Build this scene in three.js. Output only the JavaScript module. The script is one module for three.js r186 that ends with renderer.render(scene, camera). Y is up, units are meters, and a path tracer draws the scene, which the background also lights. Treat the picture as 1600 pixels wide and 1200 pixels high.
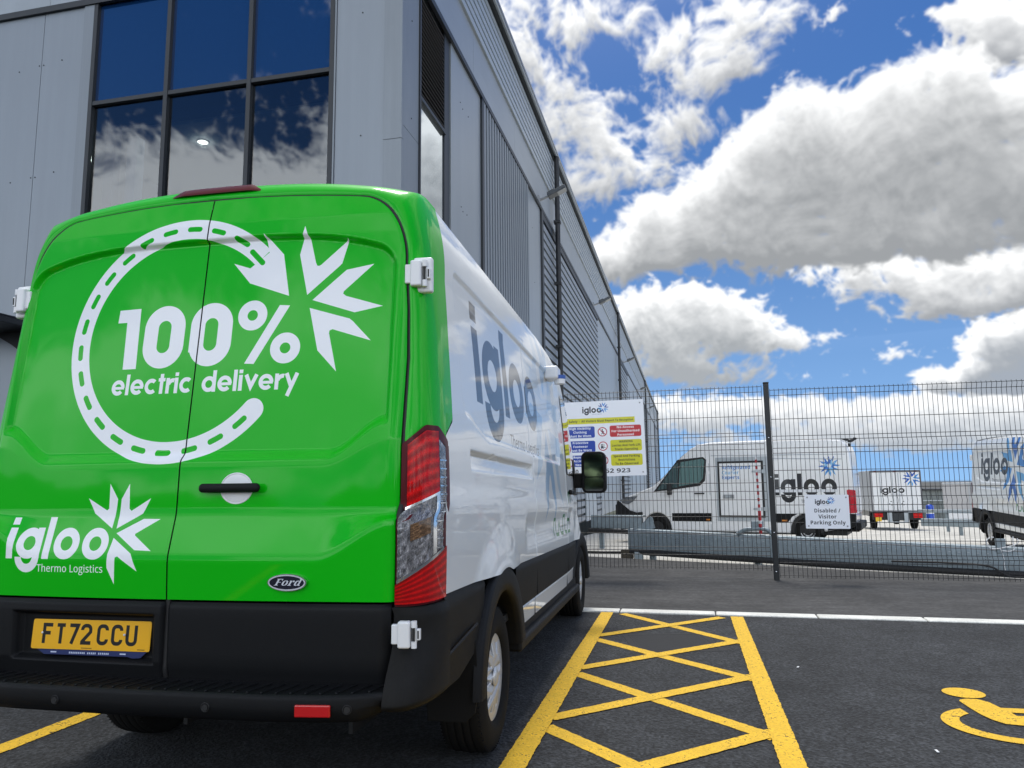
import * as THREE from 'three';
import { mergeGeometries } from 'three/addons/utils/BufferGeometryUtils.js';
import { RoundedBoxGeometry } from 'three/addons/geometries/RoundedBoxGeometry.js';

// ---------------------------------------------------------------- camera, sky, sun, exposure
const scene = new THREE.Scene();
const camera = new THREE.PerspectiveCamera(54.27, 4 / 3, 0.05, 6000);
camera.position.set(0, 1.3, 0);
camera.rotation.set(0.1351, 0.22474, -0.01118, 'YXZ');

const EXPOSURE = 2.0, SUN_EL = 57, SUN_AZ = -9, SUN_I = 1.5;
const rad = d => d * Math.PI / 180;
const sunDir = new THREE.Vector3(Math.sin(rad(SUN_AZ)) * Math.cos(rad(SUN_EL)), Math.sin(rad(SUN_EL)), -Math.cos(rad(SUN_AZ)) * Math.cos(rad(SUN_EL)));

function rng(seed) { let s = seed >>> 0; return () => { s = (s + 0x6D2B79F5) >>> 0; let t = s; t = Math.imul(t ^ (t >>> 15), t | 1); t ^= t + Math.imul(t ^ (t >>> 7), t | 61); return ((t ^ (t >>> 14)) >>> 0) / 4294967296; }; }
const lerp = (a, b, t) => a + (b - a) * t, clamp = (x, a = 0, b = 1) => Math.min(b, Math.max(a, x));
const sstep = (a, b, x) => { const t = clamp((x - a) / (b - a)); return t * t * (3 - 2 * t); };
// linear interpolation through [x, y] knots with ascending x
function knots(pts, x) { if (x <= pts[0][0]) return pts[0][1]; for (let i = 1; i < pts.length; i++) if (x <= pts[i][0]) return lerp(pts[i - 1][1], pts[i][1], (x - pts[i - 1][0]) / (pts[i][0] - pts[i - 1][0])); return pts[pts.length - 1][1]; }
// 2-D gradient noise
const NP = new Uint8Array(512); { const r = rng(7), p = [...Array(256).keys()]; for (let i = 255; i > 0; i--) { const j = Math.floor(r() * (i + 1)); [p[i], p[j]] = [p[j], p[i]]; } for (let i = 0; i < 512; i++) NP[i] = p[i & 255]; }
const GX = [1, -1, 0.7071, -0.7071, 0, 0, 0.7071, -0.7071], GY = [0, 0, 0.7071, 0.7071, 1, -1, -0.7071, -0.7071];
function noise(x, y) {
  const xi = Math.floor(x), yi = Math.floor(y), fx = x - xi, fy = y - yi, X = xi & 255, Y = yi & 255;
  const u = fx * fx * fx * (fx * (fx * 6 - 15) + 10), v = fy * fy * fy * (fy * (fy * 6 - 15) + 10);
  const g = (h, a, b) => GX[h & 7] * a + GY[h & 7] * b;
  const a = NP[NP[X] + Y], b = NP[NP[X + 1] + Y], c = NP[NP[X] + Y + 1], d = NP[NP[X + 1] + Y + 1];
  return lerp(lerp(g(a, fx, fy), g(b, fx - 1, fy), u), lerp(g(c, fx, fy - 1), g(d, fx - 1, fy - 1), u), v) * 1.4;
}
function fbm(x, y, o) { let s = 0, a = 0.5; for (let i = 0; i < o; i++) { s += a * noise(x, y); x = x * 2.03 + 17.3; y = y * 2.03 + 9.1; a *= 0.5; } return s; }
function puff(x, y, o) { let s = 0, a = 0.5; for (let i = 0; i < o; i++) { s += a * (0.5 - Math.abs(noise(x, y))); x = x * 2.07 + 5.3; y = y * 2.07 + 31.7; a *= 0.55; } return s; }

// cumulus ahead, one body after another from far to near: puffs are [azimuth, elevation, half width, half height, weight] in degrees
const LAYERS = [
  { soft: 0.5, amp: 0.62, k: 0.30, base: [0.33, 0.36, 0.40], fz: 1.5, puffs: [[-0.4, 4.8, 7.0, 1.6, 1], [5.6, 5.3, 4.9, 1.4, 0.9], [-2.7, 6.2, 2.9, 1.3, 0.8], [10.7, 4.4, 4.9, 1.3, 0.9], [15.1, 4.8, 4.2, 1.4, 1], [19.5, 4.5, 4.2, 1.5, 1], [7.6, 2.9, 8.6, 1.2, 0.8], [17.2, 2.6, 7.3, 1.2, 0.9], [22.1, 3.6, 4.0, 2.0, 1]] },
  { soft: 0.22, amp: 0.42, k: 0.62, base: [0.235, 0.262, 0.30], fz: 1.1, puffs: [[21.3, 8.9, 3.2, 1.7, 1.1], [23.9, 9.0, 3.5, 2.4, 1.1], [18.2, 6.8, 3.4, 1.0, 0.95], [21.0, 6.1, 4.1, 1.2, 1]] },
  { soft: 0.45, amp: 0.5, k: 0.24, base: [0.315, 0.335, 0.355], fz: 1.2, puffs: [[-2.9, 13.3, 3.4, 2.2, 1.1], [1.4, 13.1, 3.8, 2.1, 1.2], [4.1, 11.7, 3.2, 1.6, 1], [7.6, 10.0, 3.4, 1.1, 0.9], [-0.1, 10.8, 6.1, 1.5, 1], [-0.2, 8.6, 5.7, 1.4, 1], [-5.0, 9.5, 3.9, 2.9, 1], [3.5, 7.7, 4.1, 0.8, 0.7]] },
  { soft: 0.5, amp: 0.5, k: 0.20, base: [0.31, 0.325, 0.345], fz: 1.2, puffs: [[12.2, 15.0, 4.6, 1.5, 0.9], [15.7, 13.4, 5.0, 1.8, 1.1], [20.2, 12.6, 4.2, 2.1, 1.1], [23.6, 12.6, 4.3, 2.4, 1.1], [17.9, 11.4, 4.1, 0.9, 0.8]] },
  { soft: 0.7, amp: 0.9, k: 0.05, base: [0.33, 0.36, 0.40], fz: 1.5, puffs: [[14.0, 8.7, 1.4, 0.6, 0.7], [11.9, 7.7, 0.9, 0.3, 0.6], [16.7, 8.8, 1.1, 0.5, 0.5], [9.4, 7.4, 1.2, 0.4, 0.55], [12.7, 31.1, 1.2, 0.8, 0.6]] },
  { soft: 0.45, amp: 0.55, k: 0.24, base: [0.31, 0.325, 0.35], fz: 1.0, puffs: [[22.3, 27.9, 3.2, 1.8, 1], [25.0, 26.4, 3.9, 2.7, 1.1], [20.2, 29.3, 2.6, 0.9, 0.8], [21.1, 26.6, 2.5, 1.0, 0.7]] },
  { soft: 0.95, amp: 0.72, k: 0.085, base: [0.345, 0.36, 0.385], fz: 0.9, puffs: [[-11.5, 32.1, 6.3, 4.5, 1.1], [-12.6, 26.6, 6.3, 4.0, 1.1], [-5.7, 33.4, 4.7, 1.8, 0.9], [1.9, 31.9, 6.4, 2.6, 1.1], [6.7, 31.6, 4.2, 2.3, 1], [-0.8, 29.0, 5.4, 2.3, 1], [3.7, 29.3, 3.9, 2.1, 0.9], [-4.4, 25.6, 6.6, 2.7, 1.05], [1.0, 25.4, 3.4, 2.0, 0.85], [-7.6, 22.4, 4.6, 2.0, 0.8], [-2.0, 23.0, 3.9, 1.8, 0.75], [-9.1, 24.8, 4.6, 2.7, 1], [-4.3, 30.3, 2.6, 1.9, -1.3], [-2.2, 27.6, 1.8, 1.2, -0.9], [5.6, 26.8, 1.6, 1.4, -0.7], [-8.8, 23.6, 2.4, 1.3, -0.7], [3.0, 27.5, 1.4, 0.9, -0.5], [0.4, 33.4, 1.6, 1.0, -0.8]] },
  { soft: 0.50, amp: 0.46, k: 0.20, base: [0.285, 0.298, 0.312], fz: 0.85, puffs: [[7.7, 24.9, 3.4, 2.6, 1.15], [10.2, 25.4, 2.7, 1.9, 1], [11.0, 21.9, 5.5, 3.8, 1.25], [4.7, 21.4, 3.3, 2.7, 1.05], [15.5, 25.1, 3.2, 2.2, 1.15], [18.3, 25.6, 3.0, 2.1, 1.1], [16.8, 21.6, 5.8, 4.0, 1.25], [21.6, 20.2, 4.6, 5.0, 1.25], [24.3, 19.5, 4.2, 5.6, 1.25], [1.7, 20.0, 3.8, 2.7, 1.05], [6.3, 17.7, 6.8, 2.8, 1.2], [-1.7, 19.8, 2.4, 1.8, 0.9], [-2.8, 17.1, 4.4, 2.3, 1.1], [-5.2, 16.7, 2.5, 1.6, 0.9], [12.8, 16.8, 7.0, 2.5, 1.2], [19.0, 16.3, 4.7, 2.5, 1.2]] },
];
const BEHIND = [[-149, 31, 12, 6, -0.9], [-163, 30, 7, 6, -0.35], [-137, 27, 8, 6, -0.7], [-150, 18, 15, 5.5, 0.85], [-161, 34, 5, 4, 0.75], [-134, 16, 8, 4, 0.6], [-158, 24, 4, 4, 0.5]];
function makeSky() {
  const W = 4096, H = 2048, N = W * (H / 2), D = new Float32Array(N);
  for (let j = 0; j < H / 2; j++) {
    const el = (j + 0.5) / H * Math.PI, E = el * 180 / Math.PI, se = Math.sin(el), ce = Math.cos(el);
    for (let i = 0; i < W; i++) {
      const ph = ((i + 0.5) / W - 0.5) * 2 * Math.PI, dx = Math.cos(ph) * ce, dz = Math.sin(ph) * ce;   // u = atan2(z, x) / 2pi + 0.5
      const k = 1 / (se + 0.16), px = dx * k, pz = dz * k;
      let A = Math.atan2(dx, -dz) * 180 / Math.PI;
      const wx = fbm(px * 2.2 + 3, pz * 2.2, 3), wz = fbm(px * 2.2 - 8, pz * 2.2 + 4, 3);
      const inView = sstep(48, 30, Math.abs(A - 6)) * sstep(44, 36, E);
      let g = 0;
      if (inView < 1) g = 0.56 + fbm(px * 0.75 + 1.7, pz * 0.75 + 5.2, 3) * 1.5 - 0.22 * sstep(18, 40, E) * sstep(-0.2, 0.5, dz);
      if (inView < 1 && dz > 0) for (const c of BEHIND) { const ux = (A - c[0]) / c[2], uy = (E + wz * 2 - c[1]) / c[3], q = ux * ux + uy * uy; if (q < 5) g += c[4] * Math.exp(-q); }
      const base = lerp(g, -0.8, inView);
      const nz = (x, y, k) => 0.95 * (puff(x * 2.1 * k, y * 2.1 * k, 3) - 0.235) + 0.66 * (puff(x * 7.3 * k + 3, y * 7.3 * k + 8, 5) - 0.255) + 0.34 * fbm(x * 22 * k + 9, y * 22 * k, 3);
      const wBack = sstep(0.05, 0.45, dz) * (1 - inView), A3 = A < 0 ? A + 360 : A;
      let edge = inView + wBack < 1 ? nz(px + wx * 0.22, pz + wz * 0.22, 1) * (1 - inView - wBack) : 0;
      if (wBack > 0) edge += wBack * nz(A3 * 0.062 + wx * 0.2, E * 0.085 + wz * 0.2, 1);
      D[j * W + i] = base + edge * (0.5 + 0.5 * sstep(0, 14, E));
    }
  }
  const data = new Float32Array(W * H * 4), sx = sunDir.x, sy = sunDir.y, sz = sunDir.z;
  const steps = [6, 13, 22, 34, 50, 70, 95];
  for (let j = 0; j < H; j++) {
    const v = (j + 0.5) / H - 0.5, el = v * Math.PI, E = el * 180 / Math.PI, se = Math.sin(el), ce = Math.cos(el);
    for (let i = 0; i < W; i++) {
      const o = (j * W + i) * 4; let r, g, b;
      if (E < -4) { r = 0.10; g = 0.10; b = 0.10; }
      else if (v < 0) { r = 0.26; g = 0.34; b = 0.45; }
      else {
        const ph = ((i + 0.5) / W - 0.5) * 2 * Math.PI, dx = Math.cos(ph) * ce, dz = Math.sin(ph) * ce, cs = dx * sx + se * sy + dz * sz;
        const t = Math.pow(1 - se, 3.2);
        r = lerp(0.0150, 0.155, t); g = lerp(0.066, 0.285, t); b = lerp(0.225, 0.475, t);
        const glow = Math.pow(clamp(cs), 24) * 0.30; r += glow; g += glow; b += glow;
        const jj = j - H / 2, d = D[jj * W + i], al = Math.pow(sstep(0.18, 0.78, d), 0.85);
        if (al > 0) {
          let acc = 0, pr = 0;
          for (const st of steps) { const j2 = Math.min(H / 2 - 1, jj + st), i2 = (i + W - Math.round(st * 0.15)) % W; const q = Math.max(0, D[j2 * W + i2] - 0.42); acc += Math.min(q, 0.9) * (st - pr); pr = st; }
          const up = (n, k) => { const j2 = Math.min(H / 2 - 1, jj + n), j3 = Math.max(0, jj - n); return clamp((D[j3 * W + i] - D[j2 * W + i]) * k, -1, 1); };
          const rel = up(3, 1.6) * 0.35 + up(9, 1.5) * 0.5 + up(22, 1.1) * 0.45;
          const sh = clamp(Math.exp(-Math.max(0, acc - 7) * 0.034) * (1.0 + 0.42 * rel) + 0.15 * rel);
          const front = sstep(0.55, -0.45, cs), lit = 0.56 + 1.54 * front, am = 0.54 + 2.2 * front, hz = Math.pow(1 - se, 9) * 0.75;  // added brightness: clouds away from the sun boosted to light the van
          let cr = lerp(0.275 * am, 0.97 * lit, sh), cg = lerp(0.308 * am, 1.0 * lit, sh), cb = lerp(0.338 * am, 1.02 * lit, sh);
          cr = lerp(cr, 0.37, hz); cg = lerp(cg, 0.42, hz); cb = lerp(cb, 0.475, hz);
          r = lerp(r, cr, al); g = lerp(g, cg, al); b = lerp(b, cb, al);
        }
      }
      data[o] = r; data[o + 1] = g; data[o + 2] = b; data[o + 3] = 1;
    }
  }
  // the bodies of cloud ahead, laid over in order, each lit from above through its own thickness
  const i0 = Math.round(((-34 - 90) / 360 + 0.5) * W), i1 = Math.round(((52 - 90) / 360 + 0.5) * W), WW = i1 - i0, HH = Math.round(44 / 180 * H), F = new Float32Array(WW * HH), PXD = 180 / H;
  LAYERS.forEach((L, n) => {
    F.fill(-1);
    for (let j = 0; j < HH; j++) for (let i = 0; i < WW; i++) {
      const E = (j + 0.5) * PXD, A = ((i + i0 + 0.5) / W - 0.5) * 360 + 90, f = L.fz, ox = n * 13.7;
      let a2 = A, e2 = E, s = 0;
      for (const c of L.puffs) { const ux = (a2 - c[0]) / c[2], uy = (e2 - c[1]) / c[3] * (e2 < c[1] ? 1.15 : 1), q = ux * ux + uy * uy; if (q < 5) s += c[4] * Math.exp(-q * (c[4] > 0 ? 1.25 : 1)); }
      if (s < 0.04) continue;
      const wx = fbm(A * 0.16 * f + ox, E * 0.2 * f, 3), wz = fbm(A * 0.16 * f - ox, E * 0.2 * f + 7, 3), x = A * f + wx * 2.2, y = E * f * 1.25 + wz * 2.0;
      const nse = 3.0 * (puff(x * 0.20 + ox, y * 0.20, 3) - 0.235) + 1.7 * (puff(x * 0.62 + ox, y * 0.62 + 3, 4) - 0.255) + 0.5 * fbm(x * 1.9 + ox, y * 1.9, 5);
      F[j * WW + i] = Math.min(s, 1.15) - 0.40 + L.amp * nse * (0.6 + 0.4 * sstep(2, 12, E));
    }
    for (let j = 0; j < HH; j++) for (let i = 0; i < WW; i++) {
      const d = F[j * WW + i]; if (d <= 0) continue;
      const al = Math.pow(sstep(0, L.soft, d), 0.8); let acc = 0, pr = 0;
      for (const st of [4, 9, 16, 25, 36, 50, 68]) { const j2 = Math.min(HH - 1, j + st), i2 = Math.max(0, i - Math.round(st * 0.12)); acc += clamp(F[j2 * WW + i2], 0, 0.6) * (st - pr) * PXD; pr = st; }
      const up = (m, k) => clamp((Math.max(-0.1, F[Math.max(0, j - m) * WW + Math.max(0, i + (m >> 2))]) - Math.max(-0.1, F[Math.min(HH - 1, j + m) * WW + Math.max(0, i - (m >> 2))])) * k, -1, 1);
      const rel = up(2, 1.6) * 0.35 + up(6, 1.3) * 0.5 + up(16, 0.9) * 0.5, T = Math.exp(-Math.max(0, acc - 0.25) * L.k * 3.2);
      const sh = clamp(T * (0.94 + 0.34 * rel) + 0.16 * rel), o = ((j + H / 2) * W + i + i0) * 4, E = (j + 0.5) * PXD, hz = 0.55 * Math.exp(-E / 3.2);
      const lit = [0.545, 0.550, 0.552], air = [0.40, 0.455, 0.52], fade = sstep(-34, -22, (i + i0) / W * 360 - 90) * sstep(44, 38, E);
      for (let q = 0; q < 3; q++) data[o + q] = lerp(data[o + q], lerp(lerp(L.base[q] * 0.62, lit[q], sh), air[q] * 0.9, hz), al * fade);
    }
  });
  const t = new THREE.DataTexture(data, W, H, THREE.RGBAFormat, THREE.FloatType);
  t.mapping = THREE.EquirectangularReflectionMapping; t.magFilter = t.minFilter = THREE.LinearFilter; t.needsUpdate = true;
  return t;
}
const sky = makeSky();
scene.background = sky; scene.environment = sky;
const sun = new THREE.DirectionalLight(new THREE.Color(1, 0.955, 0.89), SUN_I);
sun.position.copy(sunDir).multiplyScalar(90); sun.target.position.set(0, 0, -14); scene.add(sun, sun.target);
sun.castShadow = true; sun.shadow.mapSize.set(4096, 4096); sun.shadow.radius = 34;
Object.assign(sun.shadow.camera, { left: -45, right: 45, top: 45, bottom: -45, near: 1, far: 220 });

// ---------------------------------------------------------------- helpers
const names = {};
function numbered(n) { const k = names[n] = (names[n] ?? -1) + 1; return k ? n + '_' + String(k).padStart(3, '0') : n; }
function tag(o, label, category, group, kind) { if (label) o.userData.label = label; if (category) o.userData.category = category; if (group) o.userData.group = group; if (kind) o.userData.kind = kind; return o; }
function thing(name, label, category, pos = [0, 0, 0], turn = 0, group) { const o = new THREE.Group(); o.name = numbered(name); o.position.set(...pos); o.rotation.y = turn; scene.add(o); return tag(o, label, category, group); }
function part(parent, name, geo, m, label) {
  const g = Array.isArray(geo) ? (geo.length > 1 ? mergeGeometries(geo.map(q => { const c = q.index ? q.toNonIndexed() : q; for (const k of Object.keys(c.attributes)) if (!['position', 'normal', 'uv'].includes(k)) c.deleteAttribute(k); return c; })) : geo[0]) : geo;
  const o = new THREE.Mesh(g, m); o.name = name; o.castShadow = o.receiveShadow = true; if (label) o.userData.label = label; parent.add(o); return o;
}
function structure(name, geo, m) { const o = part(scene, numbered(name), geo, m); o.userData.kind = 'structure'; return o; }
function grid(nu, nv, f, uv) {   // f(u, v) -> [x, y, z]; arrays of u and v values or counts
  const U = Array.isArray(nu) ? nu : [...Array(nu + 1).keys()].map(i => i / nu), V = Array.isArray(nv) ? nv : [...Array(nv + 1).keys()].map(i => i / nv);
  const P = [], T = [], I = [], n = U.length;
  for (const v of V) for (const u of U) { const p = f(u, v); P.push(...p); T.push(...(uv ? uv(u, v, p) : [u, v])); }
  for (let j = 0; j < V.length - 1; j++) for (let i = 0; i < n - 1; i++) { const a = j * n + i, b = a + 1, c = a + n, d = c + 1; I.push(a, b, d, a, d, c); }
  const g = new THREE.BufferGeometry(); g.setAttribute('position', new THREE.Float32BufferAttribute(P, 3)); g.setAttribute('uv', new THREE.Float32BufferAttribute(T, 2)); g.setIndex(I); g.computeVertexNormals(); return g;
}
function flip(g) { const i = g.index.array; for (let k = 0; k < i.length; k += 3) { const t = i[k]; i[k] = i[k + 1]; i[k + 1] = t; } g.computeVertexNormals(); return g; }
const MIR = 0.962;
function mirrorX(g) { const c = g.clone(), p = c.attributes.position; for (let i = 0; i < p.count; i++) p.setX(i, -p.getX(i) * MIR); if (c.index) { const ix = c.index.array; for (let k = 0; k < ix.length; k += 3) { const t = ix[k]; ix[k] = ix[k + 1]; ix[k + 1] = t; } c.computeVertexNormals(); } else { const n = c.attributes.normal; for (let i = 0; i < n.count; i++) n.setX(i, -n.getX(i)); const sw = a => { for (let k = 0; k < a.count; k += 3) for (let q = 0; q < a.itemSize; q++) { const x = a.array[(k + 1) * a.itemSize + q]; a.array[(k + 1) * a.itemSize + q] = a.array[(k + 2) * a.itemSize + q]; a.array[(k + 2) * a.itemSize + q] = x; } }; sw(p); sw(n); if (c.attributes.uv) sw(c.attributes.uv); } return c; }
function box(x0, x1, y0, y1, z0, z1) { const g = new THREE.BoxGeometry(x1 - x0, y1 - y0, z1 - z0); g.translate((x0 + x1) / 2, (y0 + y1) / 2, (z0 + z1) / 2); return g; }
function rbox(x0, x1, y0, y1, z0, z1, r = 0.01, s = 2) { const g = new RoundedBoxGeometry(x1 - x0, y1 - y0, z1 - z0, s, r); g.translate((x0 + x1) / 2, (y0 + y1) / 2, (z0 + z1) / 2); return g; }
function rod(a, b, r, seg = 8) { const A = new THREE.Vector3(...a), B = new THREE.Vector3(...b), d = B.clone().sub(A), g = new THREE.CylinderGeometry(r, r, d.length(), seg); g.translate(0, d.length() / 2, 0); g.applyQuaternion(new THREE.Quaternion().setFromUnitVectors(new THREE.Vector3(0, 1, 0), d.normalize())); g.translate(...a); return g; }
function tube(pts, r, seg = 60, rs = 8) { return new THREE.TubeGeometry(new THREE.CatmullRomCurve3(pts.map(p => new THREE.Vector3(...p))), seg, r, rs); }
function polyShape(pts, holes = []) { const s = new THREE.Shape(pts.map(p => new THREE.Vector2(...p))); for (const h of holes) s.holes.push(new THREE.Path(h.map(p => new THREE.Vector2(...p)))); return s; }
function slab(pts, depth, bevel = 0, holes) { return new THREE.ExtrudeGeometry(polyShape(pts, holes), { depth, bevelEnabled: bevel > 0, bevelSize: bevel, bevelThickness: bevel, bevelSegments: 2, steps: 1 }); }
function rrect(x0, y0, x1, y1, r, n = 6) { const p = []; for (const [cx, cy, a] of [[x1 - r, y1 - r, 0], [x0 + r, y1 - r, 90], [x0 + r, y0 + r, 180], [x1 - r, y0 + r, 270]]) for (let i = 0; i <= n; i++) { const t = rad(a + 90 * i / n); p.push([cx + r * Math.cos(t), cy + r * Math.sin(t)]); } return p; }
// side-face polygons: a shape in (z, y) laid on a plane x = const; returns it extruded along +x
function sideSlab(pts, x, depth, bevel = 0, holes) { const g = slab(pts, depth, bevel, holes); g.applyMatrix4(new THREE.Matrix4().set(0, 0, 1, x, 0, 1, 0, 0, 1, 0, 0, 0, 0, 0, 0, 1)); const p = g.index; return fixWinding(g); }
function fixWinding(g) { if (g.index) { return flip(g); } const sw = a => { for (let k = 0; k < a.count; k += 3) for (let q = 0; q < a.itemSize; q++) { const t = a.array[(k + 1) * a.itemSize + q]; a.array[(k + 1) * a.itemSize + q] = a.array[(k + 2) * a.itemSize + q]; a.array[(k + 2) * a.itemSize + q] = t; } }; for (const k of ['position', 'normal', 'uv']) sw(g.attributes[k]); g.computeVertexNormals(); return g; }

// ---------------------------------------------------------------- procedural textures and materials
function noiseTex(size, f, rep, srgb = true) {
  const d = new Uint8Array(size * size * 4); for (let j = 0; j < size; j++) for (let i = 0; i < size; i++) { const c = f(i, j), o = (j * size + i) * 4; d[o] = clamp(c[0], 0, 255); d[o + 1] = clamp(c[1], 0, 255); d[o + 2] = clamp(c[2], 0, 255); d[o + 3] = 255; }
  const t = new THREE.DataTexture(d, size, size); t.wrapS = t.wrapT = THREE.RepeatWrapping; t.magFilter = THREE.LinearFilter; t.minFilter = THREE.LinearMipmapLinearFilter; if (srgb) t.colorSpace = THREE.SRGBColorSpace; t.repeat.set(rep, rep); t.needsUpdate = true; return t;
}
function tileable(size, period, o, seed) {   // tileable value noise, sum of octaves
  const r = rng(seed), out = new Float32Array(size * size); let amp = 1, tot = 0, per = period;
  for (let k = 0; k < o; k++) { const L = new Float32Array(per * per).map(() => r()); for (let j = 0; j < size; j++) for (let i = 0; i < size; i++) { const x = i / size * per, y = j / size * per, xi = Math.floor(x), yi = Math.floor(y), fx = x - xi, fy = y - yi, u = fx * fx * (3 - 2 * fx), v = fy * fy * (3 - 2 * fy), x1 = (xi + 1) % per, y1 = (yi + 1) % per; out[j * size + i] += amp * lerp(lerp(L[yi * per + xi], L[yi * per + x1], u), lerp(L[y1 * per + xi], L[y1 * per + x1], u), v); } tot += amp; amp *= 0.6; per *= 2; if (per > size) break; }
  return out.map(v => v / tot);
}
const grain = tileable(1024, 128, 4, 11), mid = tileable(1024, 8, 6, 12), sparse = (() => { const r = rng(5), a = new Float32Array(1024 * 1024); for (let i = 0; i < a.length; i++) a[i] = r(); return a; })();
const at = (a, i, j) => a[((j & 1023) << 10) | (i & 1023)];
const S = 1024;
const asphaltMap = noiseTex(S, (i, j) => { const g = at(grain, i, j), m = at(mid, i, j), q = at(sparse, i, j); let v = 45 + (g - 0.5) * 92 + (m - 0.5) * 20; if (q > 0.992) v += 45; return [v * 0.96, v * 1.0, v * 1.05]; }, 1 / 1.6);
const asphaltBump = noiseTex(S, (i, j) => { const v = 255 * clamp((at(grain, i, j) - 0.5) * 1.6 + 0.5); return [v, v, v]; }, 1 / 1.6, false);
const roadMap = noiseTex(S, (i, j) => { const g = at(grain, i, j), m = at(mid, i, j * 6), m2 = at(mid, i + 300, j); const v = 64 + (g - 0.5) * 40 + (m - 0.5) * 30 + (m2 - 0.5) * 24; return [v * 1.0, v * 0.995, v * 0.99]; }, 1 / 4);
const concMap = noiseTex(S, (i, j) => { const g = at(grain, i, j), m = at(mid, i, j); const v = 196 + (g - 0.5) * 24 + (m - 0.5) * 50; return [v * 1.0, v * 0.985, v * 0.94]; }, 1 / 6);
const paintMap = noiseTex(S, (i, j) => { const g = at(grain, i, j), m = at(mid, i * 2, j * 2), q = at(grain, i + 411, j + 97); const wear = sstep(0.665, 0.74, q * 0.75 + m * 0.3 + 0.02), k = 0.93 + (g - 0.5) * 0.18 + (m - 0.5) * 0.16; return [lerp(240 * k, 84, wear), lerp(192 * k, 66, wear), lerp(34 * k, 28, wear)]; }, 1 / 1.2);
const whitePaintMap = noiseTex(S, (i, j) => { const g = at(grain, i, j), m = at(mid, i, j); const v = 215 + (g - 0.5) * 40 + (m - 0.5) * 40; return [v, v, v * 0.97]; }, 1 / 1.5);
const streak = noiseTex(512, (i, j) => { const a = at(mid, i * 2, j >> 2), b = at(grain, i, j >> 4), c = at(mid, (i >> 1) + 333, j); const v = 226 + (a - 0.5) * 7 + (b - 0.5) * 3 + (c - 0.5) * 14; return [v, v, v * 0.995]; }, 1);
const orange = noiseTex(512, (i, j) => { const v = 128 + (at(mid, i * 2, j * 2) - 0.5) * 255; return [v, v, v]; }, 1 / 2, false);
const plasticBump = noiseTex(512, (i, j) => { const v = 255 * at(grain, i * 2, j * 2); return [v, v, v]; }, 6, false);
const facet = (() => { const r = rng(77), a = []; for (let i = 0; i < 1024; i++) a.push(r()); return a; })();
const lensMap = noiseTex(256, (i, j) => { const cx = Math.floor(i / 9), cy = Math.floor(j / 21), f = facet[(cx * 37 + cy * 101) & 1023], f2 = facet[(Math.floor(j / 5) * 13 + Math.floor(i / 50) * 7) & 1023], e = (i % 9 < 2 ? 0.6 : 1) * (j % 21 < 2 ? 0.7 : 1), zone = 0.75 + 1.1 * (at(mid, i * 3, j * 2) - 0.5); const v = 255 * clamp((0.50 + 0.36 * f + 0.18 * f2) * e * zone + 0.06); return [v, v, v * 1.02]; }, 1);
const redMap = noiseTex(256, (i, j) => { const cx = Math.floor(i / 16), cy = Math.floor(j / 12), f = facet[(cx * 53 + cy * 29) & 1023], k = 0.62 + 0.38 * Math.sin(j / 256 * 6.28 * 2 + 0.6), v = (150 + 105 * k) * (0.84 + 0.16 * f) * ((j % 12 < 2) ? 0.86 : 1); return [v, v * 0.03, v * 0.05]; }, 1);
const lensBump = noiseTex(256, (i, j) => { const v = 128 + 60 * Math.sin(i / 256 * Math.PI * 2 * 16) + 60 * Math.sin(j / 256 * Math.PI * 2 * 16); return [v, v, v]; }, 1, false);
const galvMap = noiseTex(512, (i, j) => { const m = at(mid, i * 4, j * 4), g = at(grain, i, j); const v = 154 + (m - 0.5) * 34 + (g - 0.5) * 10; return [v * 0.92, v * 1.0, v * 1.04]; }, 1);
const dustMap = noiseTex(S, (i, j) => { const m = at(mid, i, j), g = at(grain, i, j); const v = 25 + (m - 0.5) * 14 + (g - 0.5) * 8; return [v * 1.02, v, v * 0.97]; }, 1);
const lin = (r, g, b) => new THREE.Color().setRGB(r, g, b);
const std = (c, rough = 0.6, metal = 0, x = {}) => new THREE.MeshStandardMaterial({ color: c, roughness: rough, metalness: metal, ...x });
const phys = (c, rough, x = {}) => new THREE.MeshPhysicalMaterial({ color: c, roughness: rough, ...x });
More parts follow.
